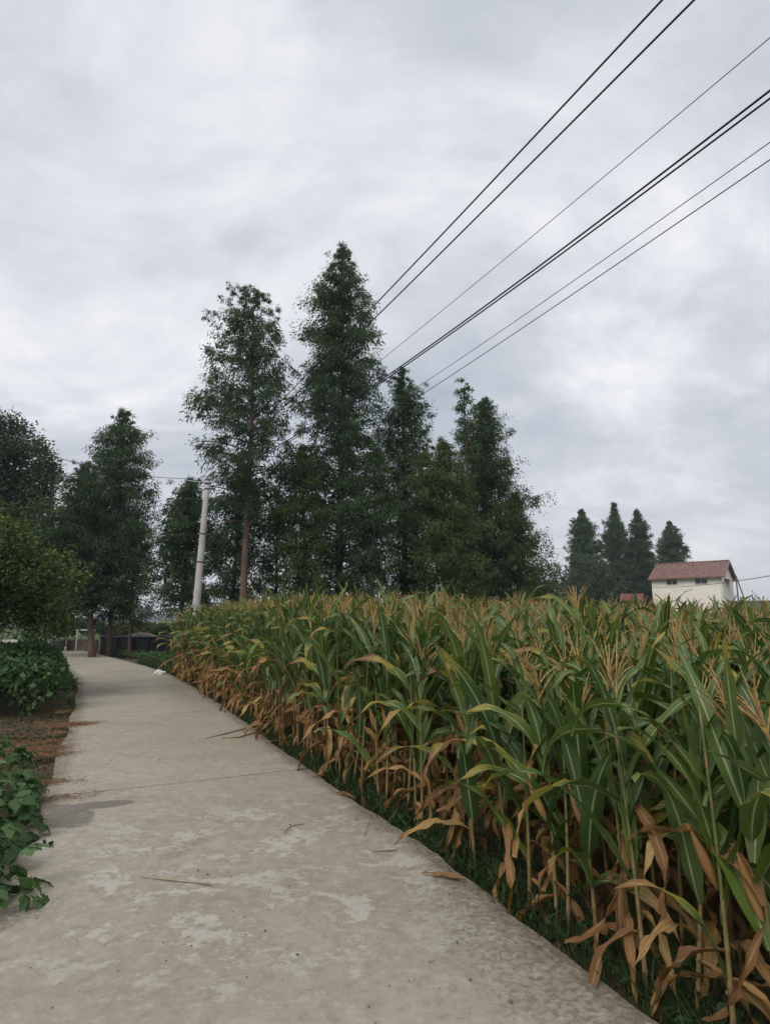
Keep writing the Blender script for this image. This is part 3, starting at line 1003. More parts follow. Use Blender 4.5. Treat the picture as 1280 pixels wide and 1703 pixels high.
x, H = top_of(505, 742, 24); bx = at_y(520, 1000, 24)[0]
conifer('dawn_redwood', 'shorter dark conifer filling the gap under the tallest spire', (bx, 24), H, 1.4, oval(1.5, .4, .6), 56, 27, mat='metaseq_y', trunk_r=.13, lean=(x - bx, 0), group=GW, per=50, clump=.42)
x, H = top_of(318, 795, 24.5); bx = at_y(303, 1000, 24.5)[0]
conifer('dawn_redwood', 'short conifer with bare lower trunk on the lane side of the concrete pole', (bx, 24.5), H, 1.9, oval(1.55, .35, .62), 62, 28, trunk_r=.10, lean=(x - bx, 0), group=GW, per=46, clump=.36)
x, H = top_of(402, 775, 25); bx = at_y(385, 1000, 25)[0]
conifer('dawn_redwood', 'low bushy conifer behind the trunk of the open-topped tree', (bx, 25), H, .6, oval(1.45, .45, .8), 62, 29, trunk_r=.12, lean=(x - bx, 0), group=GW, per=52, clump=.44)
x, H = top_of(620, 740, 23.5); bx = at_y(615, 1000, 23.5)[0]
conifer('dawn_redwood', 'dark leafy conifer filling between the spire and the slender tree', (bx, 23.5), H, 1.1, oval(1.2, .45, .7), 44, 30, trunk_r=.10, lean=(x - bx, 0), group=GW, per=50, clump=.40)
x, H = top_of(858, 820, 27); bx = at_y(862, 1000, 27)[0]
conifer('dawn_redwood', 'low conifer skirt at the outer house-side edge of the grove', (bx, 27), H, .4, oval(1.15, .35, .95), 60, 31, mat='metaseq_y', trunk_r=.09, group=GW, per=50, clump=.40)
x, H = top_of(455, 815, 27); bx = at_y(458, 1000, 27)[0]
conifer('dawn_redwood', 'small conifer in the shade between the two tallest trees', (bx, 27), H, .8, oval(1.1, .45, .7), 40, 32, mat='metaseq_y', trunk_r=.09, group=GW, per=46, clump=.42)

# lane-side trees on the far bend
GL = 'conifers at the far bend of the lane'
x, H = top_of(206, 684, 28.5); bx = at_y(185, 1050, 28.5)[0]
conifer('dawn_redwood', 'tallest conifer at the lane bend with a pointed hazy top', (bx, 28.5), H, 1.6, pr((1, .2), (.93, .65), (.85, 1.05), (.7, 1.4), (.45, 1.75), (.2, 2.0), (0, 1.2)), 105, 41, trunk_r=.105, lean=(x - bx, 0), group=GL, per=46, clump=.40, bark='bark_red')
x, H = top_of(142, 772, 27.3); bx = at_y(158, 1050, 27.3)[0]
conifer('dawn_redwood', 'lower conifer on the lane edge, its thick trunk foremost', (bx, 27.3), H, 2.4, pr((1, .3), (.9, .8), (.7, 1.3), (.4, 1.75), (0, 1.4)), 76, 42, trunk_r=.135, lean=(x - bx, 0), group=GL, per=48, clump=.42, bark='bark_red')
x, H = top_of(222, 850, 27.5); bx = at_y(218, 1050, 27.5)[0]
conifer('dawn_redwood', 'thin young conifer next to the black tarp pen', (bx, 27.5), H, 1.5, oval(.95, .4, .75), 36, 43, trunk_r=.065, lean=(x - bx, 0), group=GL, per=46, clump=.38)
p = at_y(15, 1000, 31)
broadleaf('broadleaf_tree', 'big dark broadleaf tree towering at the edge behind the orchard tree', (p[0] - .6, 31), 13, [(0, 0, 9.2, 2.6, 2.4), (.9, 0, 6.8, 2.3, 2.2), (-1.6, .4, 6.5, 2.6, 2.6), (-.6, 0, 11.2, 1.5, 1.6), (1.4, -.3, 4.6, 2.2, 1.8)], 51, leaf=.20, nclump=470, per=110, clump=.55, trunk_r=.25)
p = at_y(92, 1000, 27)
broadleaf('broadleaf_tree', 'dark bushy tree between the orchard tree and the bend conifers', (p[0], 27), 6.5, [(0, 0, 4.9, 1.5, 1.6), (.5, 0, 3.2, 1.6, 1.3), (-1.2, 0, 3.8, 1.6, 1.6)], 52, leaf=.17, nclump=260, per=90, clump=.45, trunk_r=.14)
# near orchard tree overhanging the bushes
p = at_y(20, 930, 12.3)
broadleaf('orchard_tree', 'leafy orchard tree with bright leaf tips overhanging the bean bushes', (p[0] - .5, 12.6), 4.4, [(0, 0, 2.6, 1.3, 1.15), (.85, -.1, 2.2, .85, .8), (-1.3, 0, 2.9, 1.4, 1.3), (-.3, 0, 3.4, .8, .6), (1.25, -.1, 1.75, .6, .5), (1.55, 0, 2.45, .35, .3), (1.75, -.1, 1.45, .40, .25), (.75, 0, 3.15, .35, .4), (1.3, 0, 2.95, .25, .2), (2.05, -.1, 1.95, .22, .2)], 53, mat='citrus', leaf=.10, nclump=560, per=60, clump=.27, trunk_r=.09, wl=.5)
# broadleaf at the outer end of the grove
p = at_y(905, 1000, 33)
broadleaf('broadleaf_tree', 'small loose broadleaf tree just past the house end of the grove', (p[0], 33), 4.8, [(-.3, 0, 3.3, .8, 1.2), (.5, 0, 2.4, .9, .9), (0, 0, 1.4, 1.2, .9), (1.2, 0, 1.5, .8, .8)], 54, leaf=.15, nclump=120, per=60, clump=.34, trunk_r=.07)
# far trees by the house
GH = 'conifers standing by the cream house'
for (tx, ty, Y, rm, sd, lb) in ((966, 848, 80, 3.1, 61, 'outermost conifer of the group by the house, notched on its side'), (1019, 836, 83, 2.25, 62, 'tallest and most pointed of the conifers by the house'), (1058, 848, 84, 2.55, 63, 'pointed conifer next to the red roofed shed'), (1113, 867, 92, 3.3, 64, 'conifer rising directly behind the house roof')):
    x, H = top_of(tx, ty, Y)
    conifer('dawn_redwood', lb, (x, Y), H, .8, pr((1, .08), (.93, rm * .2), (.8, rm * .5), (.6, rm * .8), (.3, rm), (0, rm * .95)), 120, sd, trunk_r=.26, group=GH, per=34, spray=.30, clump=.46, sparse=1.05)
for (tx, ty, Y, rx, sd, lb) in ((985, 915, 74, 2.8, 65, 'round dark tree under the outermost conifer by the house'), (938, 935, 78, 2.6, 66, 'low tree in the gap between grove and house conifers')):
    x, H = top_of(tx, ty, Y)
    broadleaf('broadleaf_tree', lb, (x, Y), H, [(0, 0, H * .62, rx, H * .38), (rx * .6, 0, H * .4, rx * .8, H * .3), (-rx * .6, 0, H * .4, rx * .8, H * .3)], sd, leaf=.34, nclump=130, per=60, clump=.7, trunk_r=.2)


# ------------------------------------------------------------------ bean bushes on the lane's other side
def bean_leaf(seed, size=.10):
    """one compound leaf: petiole and three ovate leaflets"""
    r = random.Random(seed)
    mb = MB()
    pet = r.uniform(.05, .09)
    P = np.array([(0, 0, 0), (pet * .5, 0, pet * .45), (pet, 0, pet * .6)])
    rn = r.random()
    mb.add(*tube(P, .0028, 3, False, (.9, 0, rn)))
    for az, L in ((0, size), (1.25, size * .85), (-1.25, size * .85)):
        t = np.array([0, .14, .36, .62, .84, 1.0]); w = np.array([.02, .62, .92, .72, .36, .02]) * L * .40
        dr = r.uniform(.15, .75)
        z = -dr * L * t ** 1.6 + .012
        x = t * L
        V = []
        for a in (-1, 0, 1):
            V.append(np.stack([x, a * w, z + abs(a) * (.14 * w) + .004 * np.sin(t * 14 + a + seed)], -1))
        V = np.stack(V, 1).reshape(-1, 3)
        n = 3
        ia, ja = np.meshgrid(np.arange(5), np.arange(2), indexing='ij'); q = (ia * n + ja).ravel()
        V = rotz(V, az + r.gauss(0, .15)) + P[-1]
        A = np.tile((r.random(), 0, rn), (len(V), 1))
        mb.add(V, np.stack([q, q + n, q + n + 1, q + 1], -1), None, A)
    return mb


BLM = [bean_leaf(i, .095 + .01 * (i % 4)).mesh('bean_leaf', M['bean']) for i in range(10)]
M['bean_stem'] = m_plain('bean stem', (0.075, 0.095, 0.035), 0.7, 0.2)


def bean_plant(label, x, y, h, rad, nleaf, seed, group):
    r = random.Random(seed)
    root = tag(empty('bean_plant', (x, y, GZ)), label, 'bean plant', group)
    st = MB()
    spots = []
    for i in range(7):
        az = r.uniform(0, 2 * PI); rr = rad * r.uniform(.15, .8); hh = h * r.uniform(.75, 1.0) * (1 - .35 * (rr / rad) ** 2)
        P = np.array([(0, 0, -.06), (rr * .45 * math.cos(az), rr * .45 * math.sin(az), hh * .5), (rr * math.cos(az), rr * math.sin(az), hh)])
        st.add(*tube(P, (.007, .005, .003), 5, False))
        spots.append(P)
    st.build('stem', M['bean_stem'], root)
    for i in range(nleaf):
        az = r.uniform(0, 2 * PI); q = r.random()
        rr = rad * math.sqrt(q) * 1.0
        zt = h * math.sqrt(max(0.05, 1 - (rr / (rad * 1.08)) ** 2))
        z = zt * (1 - abs(r.gauss(0, .16))) if r.random() < .65 else zt * r.uniform(.25, .9)
        o = link('leaf', BLM[r.randrange(10)], root, (rr * math.cos(az) * .9, rr * math.sin(az) * .9, max(.05, z - .04)))
        o.rotation_euler = (r.gauss(0, .25), r.gauss(.1 + .5 * rr / rad, .3), az + r.gauss(0, .7))
        s = r.uniform(.8, 1.25); o.scale = (s, s, s)
    return root


GB = 'bean plants at the near lane edge'
near = [(-2.72, 4.05, .46, .40, 80, 'bean plant nearest the viewer at the frame edge, leaves drooping onto the concrete'),
        (-3.02, 4.72, .54, .42, 90, 'bean plant in the middle of the near clump, spreading over the lane edge'),
        (-3.50, 4.75, .62, .42, 50, 'bean plant at the back of the near clump away from the lane'),
        (-3.50, 5.50, .60, .44, 66, 'tallest near bean plant, next to the dark dried patch on the lane'),
        (-3.98, 6.30, .58, .44, 60, 'bean plant at the far tip of the near clump beside the bare soil'),
        (-2.34, 3.74, .36, .34, 40, 'small bean plant lowest in the frame, beside the lane edge'),
        (-2.85, 3.65, .42, .34, 36, 'bean plant behind the small lowest one at the frame edge'),
        (-4.25, 5.60, .66, .46, 46, 'bean plant behind the tallest near one, at the frame edge')]
for i, (x, y, h, rd, nl, lb) in enumerate(near):
    bean_plant(lb, x, y, h, rd, nl, 300 + i, GB)


def leaf_mound(name, label, cat, x, y, h, rad, nleaf, seed, mat, leaf=.10, group=None, kind=None, shape=.5):
    r = np.random.default_rng(seed)
    root = tag(empty(name, (x, y, GZ)), label, cat, group, kind)
    th = r.uniform(0, 2 * PI, nleaf); rr = np.sqrt(r.random(nleaf)) * rad
    bump = 1 + .13 * np.sin(th * 3 + seed) + .09 * np.sin(th * 7 + seed * 2)
    rr = rr * bump
    zt = h * np.maximum(0.04, 1 - (rr / (rad * 1.14)) ** 2.6) ** shape
    z = zt * (1 - np.abs(r.normal(0, .20, nleaf)))
    C = np.stack([rr * np.cos(th), rr * np.sin(th), np.clip(z, .03, None)], -1)
    Dr = np.stack([np.cos(th) * .6, np.sin(th) * .6, np.full(nleaf, -.15)], -1) + r.normal(0, .55, (nleaf, 3))
    L = leaf * r.uniform(.65, 1.25, nleaf)
    A = np.stack([r.random(nleaf), np.zeros(nleaf), r.random(nleaf)], -1)
    MB().add(*kites(C, Dr, L, L * r.uniform(.55, .8, nleaf), A)).build('foliage', M[mat], root, smooth=False)
    st = MB()
    for i in range(8):
        az = r.uniform(0, 6.28); q = rad * r.uniform(.1, .7)
        st.add(*tube(np.array([(0, 0, -.06), (q * .5 * math.cos(az), q * .5 * math.sin(az), h * .45), (q * math.cos(az), q * math.sin(az), h * .85)]), (.012, .009, .004), 4, False))
    st.build('stem', M['bean_stem'], root)
    return root


GF = 'bean bushes beyond the bare soil patch'
far_b = [(-7.00, 12.0, .92, .75, 'bean bush overhanging the lane just past the bare soil'),
         (-7.95, 11.9, 1.05, .80, 'bean bush at the frame edge beyond the bare soil'),
         (-7.75, 13.2, 1.12, .80, 'bean bush second along the lane past the bare soil'),
         (-8.85, 13.1, 1.20, .85, 'tall bean bush in the back of the far clump'),
         (-8.45, 14.5, 1.10, .80, 'bean bush third along the lane'),
         (-9.15, 15.9, 1.05, .80, 'bean bush fourth along the lane'),
         (-9.80, 14.6, 1.22, .85, 'bean bush behind the third one, under the orchard branches'),
         (-9.80, 17.2, .95, .75, 'bean bush at the far end of the row by the mesh fence')]
for i, (x, y, h, rd, lb) in enumerate(far_b):
    leaf_mound('bean_bush', lb, 'bean bush', x + .45, y - .75, h * 1.12, rd, 1700, 400 + i, 'bean', .115, GF)

# low crop strip at the bend, in front of the black pen
mb = MB()
n = 9000
q = rng.random((n, 2))
A0, B0 = at_z(170, 1089), at_z(292, 1111)
A1, B1 = at_z(205, 1080), at_z(305, 1085)
pt = (A0[None] * (1 - q[:, :1]) + B0[None] * q[:, :1]) * (1 - q[:, 1:]) + (A1[None] * (1 - q[:, :1]) + B1[None] * q[:, :1]) * q[:, 1:]
pt = pt + np.array((.35, .25, 0))
hump = .26 + .09 * np.sin(pt[:, 0] * 5.1) * np.sin(pt[:, 1] * 4.3)
C = np.stack([pt[:, 0], pt[:, 1], GZ + hump * (1 - np.abs(rng.normal(0, .3, n)))], -1)
L = .10 * rng.uniform(.6, 1.3, n)
A = np.stack([rng.random(n), np.zeros(n), rng.random(n)], -1)
mb.add(*kites(C, rng.normal(0, .7, (n, 3)) + (0, -.2, .1), L, L * .65, A))
tag(mb.build('sweet_potato_patch', M['bean'], smooth=False), 'low strip of leafy ground crop between the lane bend and the black pen', 'crop strip', None, 'stuff')

# grass strip under the corn, along the lane edge
mb = MB()
s_idx = rng.integers(along(1.0), i_end + 25, 26000)
wgt = np.interp(ER[s_idx, 1], [1, 6, 19], [1.0, .8, .45])
s_idx = s_idx[rng.random(len(s_idx)) < wgt]
n = len(s_idx)
offs = .05 + np.abs(rng.normal(0, .26, n))
pp = ER[s_idx] + EN[s_idx] * offs[:, None] + rng.normal(0, .03, (n, 2))
patch = np.sin(pp[:, 0] * 3.1 + 1) * np.sin(pp[:, 1] * 2.3) + .9 * rng.normal(size=n)
keep = patch > -.6
pp = pp[keep]; n = len(pp)
C = np.concatenate([pp, np.full((n, 1), GZ - .01)], 1)
Dr = np.concatenate([rng.normal(0, .42, (n, 2)), np.ones((n, 1))], 1) - np.concatenate([EN[s_idx][keep] * .15, np.zeros((n, 1))], 1)
L = rng.uniform(.09, .27, n)
A = np.stack([rng.random(n), np.zeros(n), rng.random(n)], -1)
mb.add(*kites(C, Dr, L, rng.uniform(.006, .011, n), A, .7))
n2 = 5000
s2 = rng.integers(along(1.0), i_end + 10, n2)
pp = ER[s2] + EN[s2] * (.08 + np.abs(rng.normal(0, .25, n2)))[:, None]
C = np.concatenate([pp, GZ + rng.uniform(.02, .13, (n2, 1))], 1)
L = rng.uniform(.03, .07, n2)
A = np.stack([rng.random(n2), np.zeros(n2), rng.random(n2)], -1)
mb.add(*kites(C, rng.normal(0, 1, (n2, 3)) * (1, 1, .4), L, L * .6, A))
tag(mb.build('grass', M['grass'], smooth=False), 'short grass and weeds along the lane edge under the corn', 'grass', None, 'stuff')

# grass on the other verge and at the bend
mb = MB()
n = 9000
s3 = rng.integers(along(9), along(45), n)
pp = ER[s3] - EN[s3] * (RW + .05 + np.abs(rng.normal(0, .5, n)))[:, None]
kp = pp[:, 1] > 15
s4 = rng.integers(along(18.5), along(24), 2600)
pr = ER[s4] + EN[s4] * (.1 + np.abs(rng.normal(0, .6, 2600)))[:, None]
pp = np.concatenate([pp[kp], pr]); n = len(pp)
C = np.concatenate([pp, np.full((n, 1), GZ - .01)], 1)
L = rng.uniform(.10, .30, n)
A = np.stack([rng.random(n), np.zeros(n), rng.random(n)], -1)
mb.add(*kites(C, np.concatenate([rng.normal(0, .4, (n, 2)), np.ones((n, 1))], 1), L, rng.uniform(.010, .018, n), A, .6))
tag(mb.build('verge_grass', M['grass'], smooth=False), 'thin grass on the far verges of the lane', 'grass', None, 'stuff')

# bare soil clods between the bean clumps
mb = MB()
c0 = at_z(20, 1215, GZ)
for i in range(420):
    a, b = rng.normal(0, 1, 2)
    x, y = c0[0] - .55 + a * .55, c0[1] + .2 + b * 1.1
    jx = along(y)
    lx = (ER[jx] - EN[jx] * (RWL[jx] + .12))[0]
    if x > lx: x = lx - rng.random() * .5
    s = rng.uniform(.010, .045)
    d = rng.normal(0, 1, (6, 3)); d /= np.linalg.norm(d, axis=1)[:, None]
    V = np.array([(1, 0, 0), (-1, 0, 0), (0, 1, 0), (0, -1, 0), (0, 0, .7), (0, 0, -.7)]) * s * rng.uniform(.6, 1.3, (6, 1)) + (x, y, GZ + s * .2)
    mb.add(V, None, [(0, 2, 4), (2, 1, 4), (1, 3, 4), (3, 0, 4), (2, 0, 5), (1, 2, 5), (3, 1, 5), (0, 3, 5)])
M['clod'] = m_plain('crumbly soil', (0.125, 0.088, 0.058), 0.95, 0.1, 0.3, 30)
tag(mb.build('soil_clods', M['clod'], smooth=False), 'crumbly brown soil clods between the two bean clumps', 'soil', None, 'stuff')

# leaf litter lying on that soil
mb = MB(); n = 2600
lx_, ly_ = [], []
for i in range(n):
    y = c0[1] + rng.normal(0, 1.6); jx = along(y); e_ = ER[jx] - EN[jx] * (RWL[jx] + .03 + abs(rng.normal(0, .7)))
    lx_.append(e_[0]); ly_.append(e_[1])
C = np.stack([lx_, ly_, GZ + .02 + rng.random(n) * .03], -1)
L = rng.uniform(.02, .09, n)
mb.add(*kites(C, rng.normal(0, 1, (n, 3)) * (1, 1, .25), L, L * rng.uniform(.12, .5, n), np.zeros((n, 3)), .4))
tag(mb.build('leaf_litter', m_plain('brown leaf litter', (0.165, 0.110, 0.068), .9, .1, .4, 25), smooth=False), 'brown dead leaf litter over the bare soil beside the lane', 'leaf litter', None, 'stuff')

# rusty dead needles swept against the lane edge
mb = MB()
for (px, py, n, sx, sy) in ((118, 1206, 620, .26, .16), (104, 1184, 120, .12, .2), (70, 1247, 420, .22, .12), (66, 1258, 480, .24, .10), (70, 1236, 150, .25, .08), (100, 1220, 120, .12, .1), (82, 1303, 160, .22, .12), (95, 1330, 140, .3, .12), (122, 1138, 160, .2, .3)):
    c = at_z(px, py)
    ang = .45; n *= 5; sx *= .75; sy *= .7
    g1, g2 = rng.normal(0, sx, n), rng.normal(0, sy, n)
    X = c[0] + g1 * math.cos(ang) - g2 * math.sin(ang); Y = c[1] + g1 * math.sin(ang) + g2 * math.cos(ang)
    C = np.stack([X, Y, .008 + rng.random(n) * .012], -1)
    Dr = np.stack([rng.normal(0, 1, n), rng.normal(0, 1, n), rng.normal(0, .12, n)], -1)
    L = rng.uniform(.02, .07, n)
    mb.add(*kites(C, Dr, L, rng.uniform(.0025, .005, n), np.zeros((n, 3)), .2))
tag(mb.build('dead_needles', M['straw'], smooth=False), 'rusty drifts of dead needles along the soil side of the lane', 'dead needles', None, 'stuff')

# grit and crumbs on the concrete
mb = MB()
for i in range(420):
    Y = 2.3 + 7 * rng.random() ** 1.6; j = along(Y)
    p = ER[j] - EN[j] * rng.uniform(.1, RW - .1)
    s = rng.uniform(.002, .006) * (2.0 if i % 14 == 0 else 1)
    V = np.array([(1, 0, 0), (-1, .1, 0), (0, 1, 0), (.1, -1, 0), (0, 0, .8), (0, 0, -.5)]) * s * rng.uniform(.7, 1.3, (6, 1)) + (p[0], p[1], s * .3 + .004)
    mb.add(V, None, [(0, 2, 4), (2, 1, 4), (1, 3, 4), (3, 0, 4), (2, 0, 5), (1, 2, 5), (3, 1, 5), (0, 3, 5)])
tag(mb.build('grit', M['pebble'], smooth=False), 'scattered dark grit on the near concrete', 'grit', None, 'stuff')


def stick(name, label, cat, pts, rad, mat, flat=0.0):
    P = np.array([at_z(a, b, c) for a, b, c in pts])
    org = P[0].copy()
    mb = MB().add(*tube(P - org, rad, 6, True, (.95, .5, .3)))
    return tag(mb.build(name, mat, loc=org), label, cat)


stick('corn_stalk', 'long dry corn stalk lying on the lane, its tip towards the middle', 'corn stalk', [(342, 1228, .012), (372, 1221, .015), (395, 1215, .02), (425, 1208, .03)], [.004, .008, .010, .011], M['stalk'])
stick('corn_stalk', 'thicker broken corn stalk across the lane edge under the first corn leaves', 'corn stalk', [(368, 1228, .012), (398, 1226, .016), (428, 1217, .025), (452, 1208, .03)], [.006, .010, .012, .012], M['stalk'])
stick('twig', 'thin bent twig alone in the middle of the lane', 'twig', [(472, 1387, .006), (478, 1379, .010), (490, 1373, .012), (505, 1371, .008)], [.002, .003, .003, .002], M['twig'])
stick('twig', 'small straight twig near the crop edge of the lane', 'twig', [(620, 1417, .006), (640, 1416, .008), (662, 1414, .006)], [.002, .003, .002], M['twig'])
stick('stem', 'pale flat stem lying across the lane below the brown scuff', 'stem', [(236, 1459, .006), (270, 1462, .008), (310, 1466, .008), (352, 1472, .006)], [.003, .006, .006, .004], m_plain('pale dry stem', (0.30, 0.27, 0.19), .9))
stick('twig', 'dark upright-looking twig by the grass edge', 'twig', [(605, 1392, .006), (612, 1375, .02), (620, 1352, .05)], [.002, .002, .001], M['twig'])


def fallen_leaf(label, px, py, rz, k, sc):
    p = at_z(px, py, .014)
    r = random.Random(k)
    V, Q, T, A = corn_leaf(.42, .06, .12, .25, 1.2, r.uniform(-.8, .8), .5, .75, 1, 10, 4, r.random(), .012, .006, r.uniform(-.1, .1))
    V = V * sc
    V[:, 2] -= V[:, 2].min()
    o = MB().add(V, Q, T, A).build('fallen_leaf', M['corn_leaf'], loc=(p[0], p[1], .006))
    o.rotation_euler = (0, 0, rz)
    return tag(o, label, 'dry leaf', 'dry corn leaves fallen on the lane edge')


fallen_leaf('dry corn leaf lying on the lane edge where the joint meets the grass', 520, 1293, .3, 1, .55)
fallen_leaf('dry corn leaf fallen on the lane below the bent twig side of the corn', 560, 1318, -.6, 2, .6)
fallen_leaf('curled tan corn leaf on the concrete corner nearest the viewer', 775, 1465, 2.8, 3, .7)
fallen_leaf('short dry leaf beside the broken corn stalk', 440, 1236, .9, 4, .6)

# small weeds creeping over the lane
p = at_z(72, 1412)
leaf_mound('weed', 'small creeping weed reaching onto the lane below the bean plants', 'weed', p[0] - .05, p[1], .14, .10, 60, 77, 'grass', .04)

# crumpled plastic bag by the lane end of the corn
p = at_z(265, 1122)
r = np.random.default_rng(8)
prof_n = 10
u = np.linspace(0, 2 * PI, 14, endpoint=False); vv = np.linspace(0, PI / 2, 7)
V = []
for b in vv:
    for a in u:
        k = 1 + .28 * math.sin(3 * a + 4 * b) + r.normal(0, .13)
        V.append((.17 * k * math.cos(a) * math.cos(b), .12 * k * math.sin(a) * math.cos(b), .13 * (1 + r.normal(0, .12)) * math.sin(b)))
ia, ja = np.meshgrid(np.arange(6), np.arange(14), indexing='ij')
Q = np.stack([ia * 14 + ja, ia * 14 + (ja + 1) % 14, (ia + 1) * 14 + (ja + 1) % 14, (ia + 1) * 14 + ja], -1).reshape(-1, 4)
tag(MB().add(V, Q).build('plastic_bag', M['white_plastic'], smooth=False, loc=(p[0], p[1], .004)), 'crumpled white plastic bag on the lane edge by the end of the corn', 'plastic bag')

# ------------------------------------------------------------------ pen, fence, bin and other things at the bend
a, b = at_y(168, 1065, 30.0), at_y(305, 1066, 29.0)
root = tag(empty('tarp_pen', (a[0], a[1], GZ)), 'low black plastic sided pen with dark blue top rail behind the crop strip', 'pen')
dx, dy = b[0] - a[0], b[1] - a[1]
Lp = math.hypot(dx, dy); root.rotation_euler = (0, 0, math.atan2(dy, dx))
hp = .86
mb = MB()
xs = np.linspace(0, Lp, 40)
for face_y in (0.0, 1.5):
    wv = .03 * np.sin(xs * 7) + .02 * np.sin(xs * 17 + 1)
    V = np.concatenate([np.stack([xs, face_y + wv * (1 if z else .4), np.full(40, z)], -1) for z in (-.03, hp * .5, hp)])
    k = np.arange(39)
    mb.add(V, np.concatenate([np.stack([k, k + 1, k + 41, k + 40], -1), np.stack([k, k + 1, k + 41, k + 40], -1) + 40]))
V, Q, _, _ = box(-.02, .02, 0, 1.5, -.03, hp); mb.add(V, Q)
V, Q, _, _ = box(Lp - .02, Lp + .02, 0, 1.5, -.03, hp); mb.add(V, Q)
V, Q, _, _ = box(0.03, Lp - .03, .06, 1.44, hp - .10, hp - .06); mb.add(V, Q)
mb.build('side_sheet', M['tarp'], root, smooth=True)
for yy in (0.0, 1.5):
    MB().add(*tube([(0, yy - .02, hp + .03), (Lp / 2, yy - .02, hp + .02), (Lp, yy - .02, hp + .03)], .045, 8)).build('rail', M['blue_rim'], root)
for q in np.linspace(.1, Lp - .1, 6):
    MB().add(*tube([(q, -.06, -.05), (q, -.06, hp + .03)], .025, 6)).build('post', M['blue_rim'], root)
p = at_y(233, 1060, 30.2)
V, Q, _, _ = lathe([(.78, 0), (.76, .06), (.62, .17), (.40, .25), (.15, .29), (.01, .30)], 18)
V[:, 1] *= .6; V += rng.normal(0, .012, V.shape)
tag(MB().add(V, Q).build('covered_heap', M['beige_sack'], loc=(p[0], p[1] + .25, GZ + hp - .06)), 'beige domed sack lying on top of the black pen', 'sack')

# white pipe rail on two posts, and a low wall behind the thick trunk
a, b = at_y(127, 1048, 31.5), at_y(158, 1048, 31.0)
root = tag(empty('pipe_rail', (a[0], a[1], GZ)), 'white pipe rail on short posts beside the thick lane-edge trunk', 'rail')
hz = a[2] - GZ
MB().add(*tube([(0, 0, hz), (b[0] - a[0], b[1] - a[1], hz)], .035, 8)).build('rail', M['white_paint'], root)
for f in (.06, .94):
    MB().add(*tube([((b[0] - a[0]) * f, (b[1] - a[1]) * f, -.05), ((b[0] - a[0]) * f, (b[1] - a[1]) * f, hz)], .025, 6)).build('post', M['white_paint'], root)
a, b = at_y(112, 1062, 33.0), at_y(160, 1062, 32.5)
root = tag(empty('low_wall', (a[0], a[1], GZ)), 'weathered low brown wall behind the white pipe rail', 'wall')
root.rotation_euler = (0, 0, math.atan2(b[1] - a[1], b[0] - a[0]))
V, Q, _, _ = box(0, math.hypot(b[0] - a[0], b[1] - a[1]), 0, .2, -.05, .62); MB().add(V, Q).build('masonry', M['brick_low'], root, smooth=False)
V, Q, _, _ = box(-.03, math.hypot(b[0] - a[0], b[1] - a[1]) + .03, -.03, .23, .62, .69); MB().add(V, Q).build('coping', M['stone'], root, smooth=False)

# mesh fence with creeper
a, b = at_y(32, 1070, 19.0), at_y(62, 1072, 22.0)
root = tag(empty('mesh_fence', (a[0], a[1], GZ)), 'green wire mesh fence overgrown with creeper behind the far bean bushes', 'fence')
Lf = math.hypot(b[0] - a[0], b[1] - a[1]); root.rotation_euler = (0, 0, math.atan2(b[1] - a[1], b[0] - a[0]))
hf = 1.45
for q in np.linspace(0, Lf, 4):
    MB().add(*tube([(q, 0, -.05), (q, 0, hf)], .022, 6)).build('post', M['net'], root)
mb = MB()
for q in np.arange(0, Lf, .12): mb.add(*tube([(q, 0, .03), (q, 0, hf - .03)], .005, 3, False))
for z in np.arange(.05, hf, .12): mb.add(*tube([(0, 0, z), (Lf, 0, z)], .005, 3, False))
mb.build('mesh_panel', M['net'], root)
n = 3200
C = np.stack([rng.uniform(.4, Lf + .6, n), rng.normal(-.02, .16, n), rng.uniform(.03, hf * .95, n) * rng.uniform(.4, 1, n)], -1)
L = rng.uniform(.05, .11, n); A = np.stack([rng.random(n), np.zeros(n), rng.random(n)], -1)
o = MB().add(*kites(C, rng.normal(0, 1, (n, 3)), L, L * .6, A)).build('creeper', M['grass'], root, smooth=False)
o['label'] = 'bright green creeper on the mesh'

# sack and bin at the end of the lane
p = at_y(83, 1062, 33.0)
V, Q, _, _ = lathe([(.02, 0), (.42, .02), (.50, .22), (.46, .5), (.30, .75), (.10, .86), (.02, .88)], 14)
V += rng.normal(0, .02, V.shape)
tag(MB().add(V, Q).build('white_sack', M['white_plastic'], loc=(p[0], p[1], GZ)), 'bulging white sack standing at the far end of the lane', 'sack')
p = at_y(98, 1064, 32.5)
root = tag(empty('bin', (p[0], p[1], GZ)), 'grey plastic bin next to the white sack at the far end of the lane', 'bin')
V, Q, _, _ = lathe([(.01, 0), (.26, .0), (.34, .60), (.36, .60), (.36, .66), (.32, .66), (.24, .03), (.01, .03)], 14)
MB().add(V, Q).build('body', M['grey_plastic'], root)
V, Q, _, _ = lathe([(.37, .665), (.37, .70), (.30, .74), (.01, .76)], 14); MB().add(V, Q).build('lid', M['grey_plastic'], root)

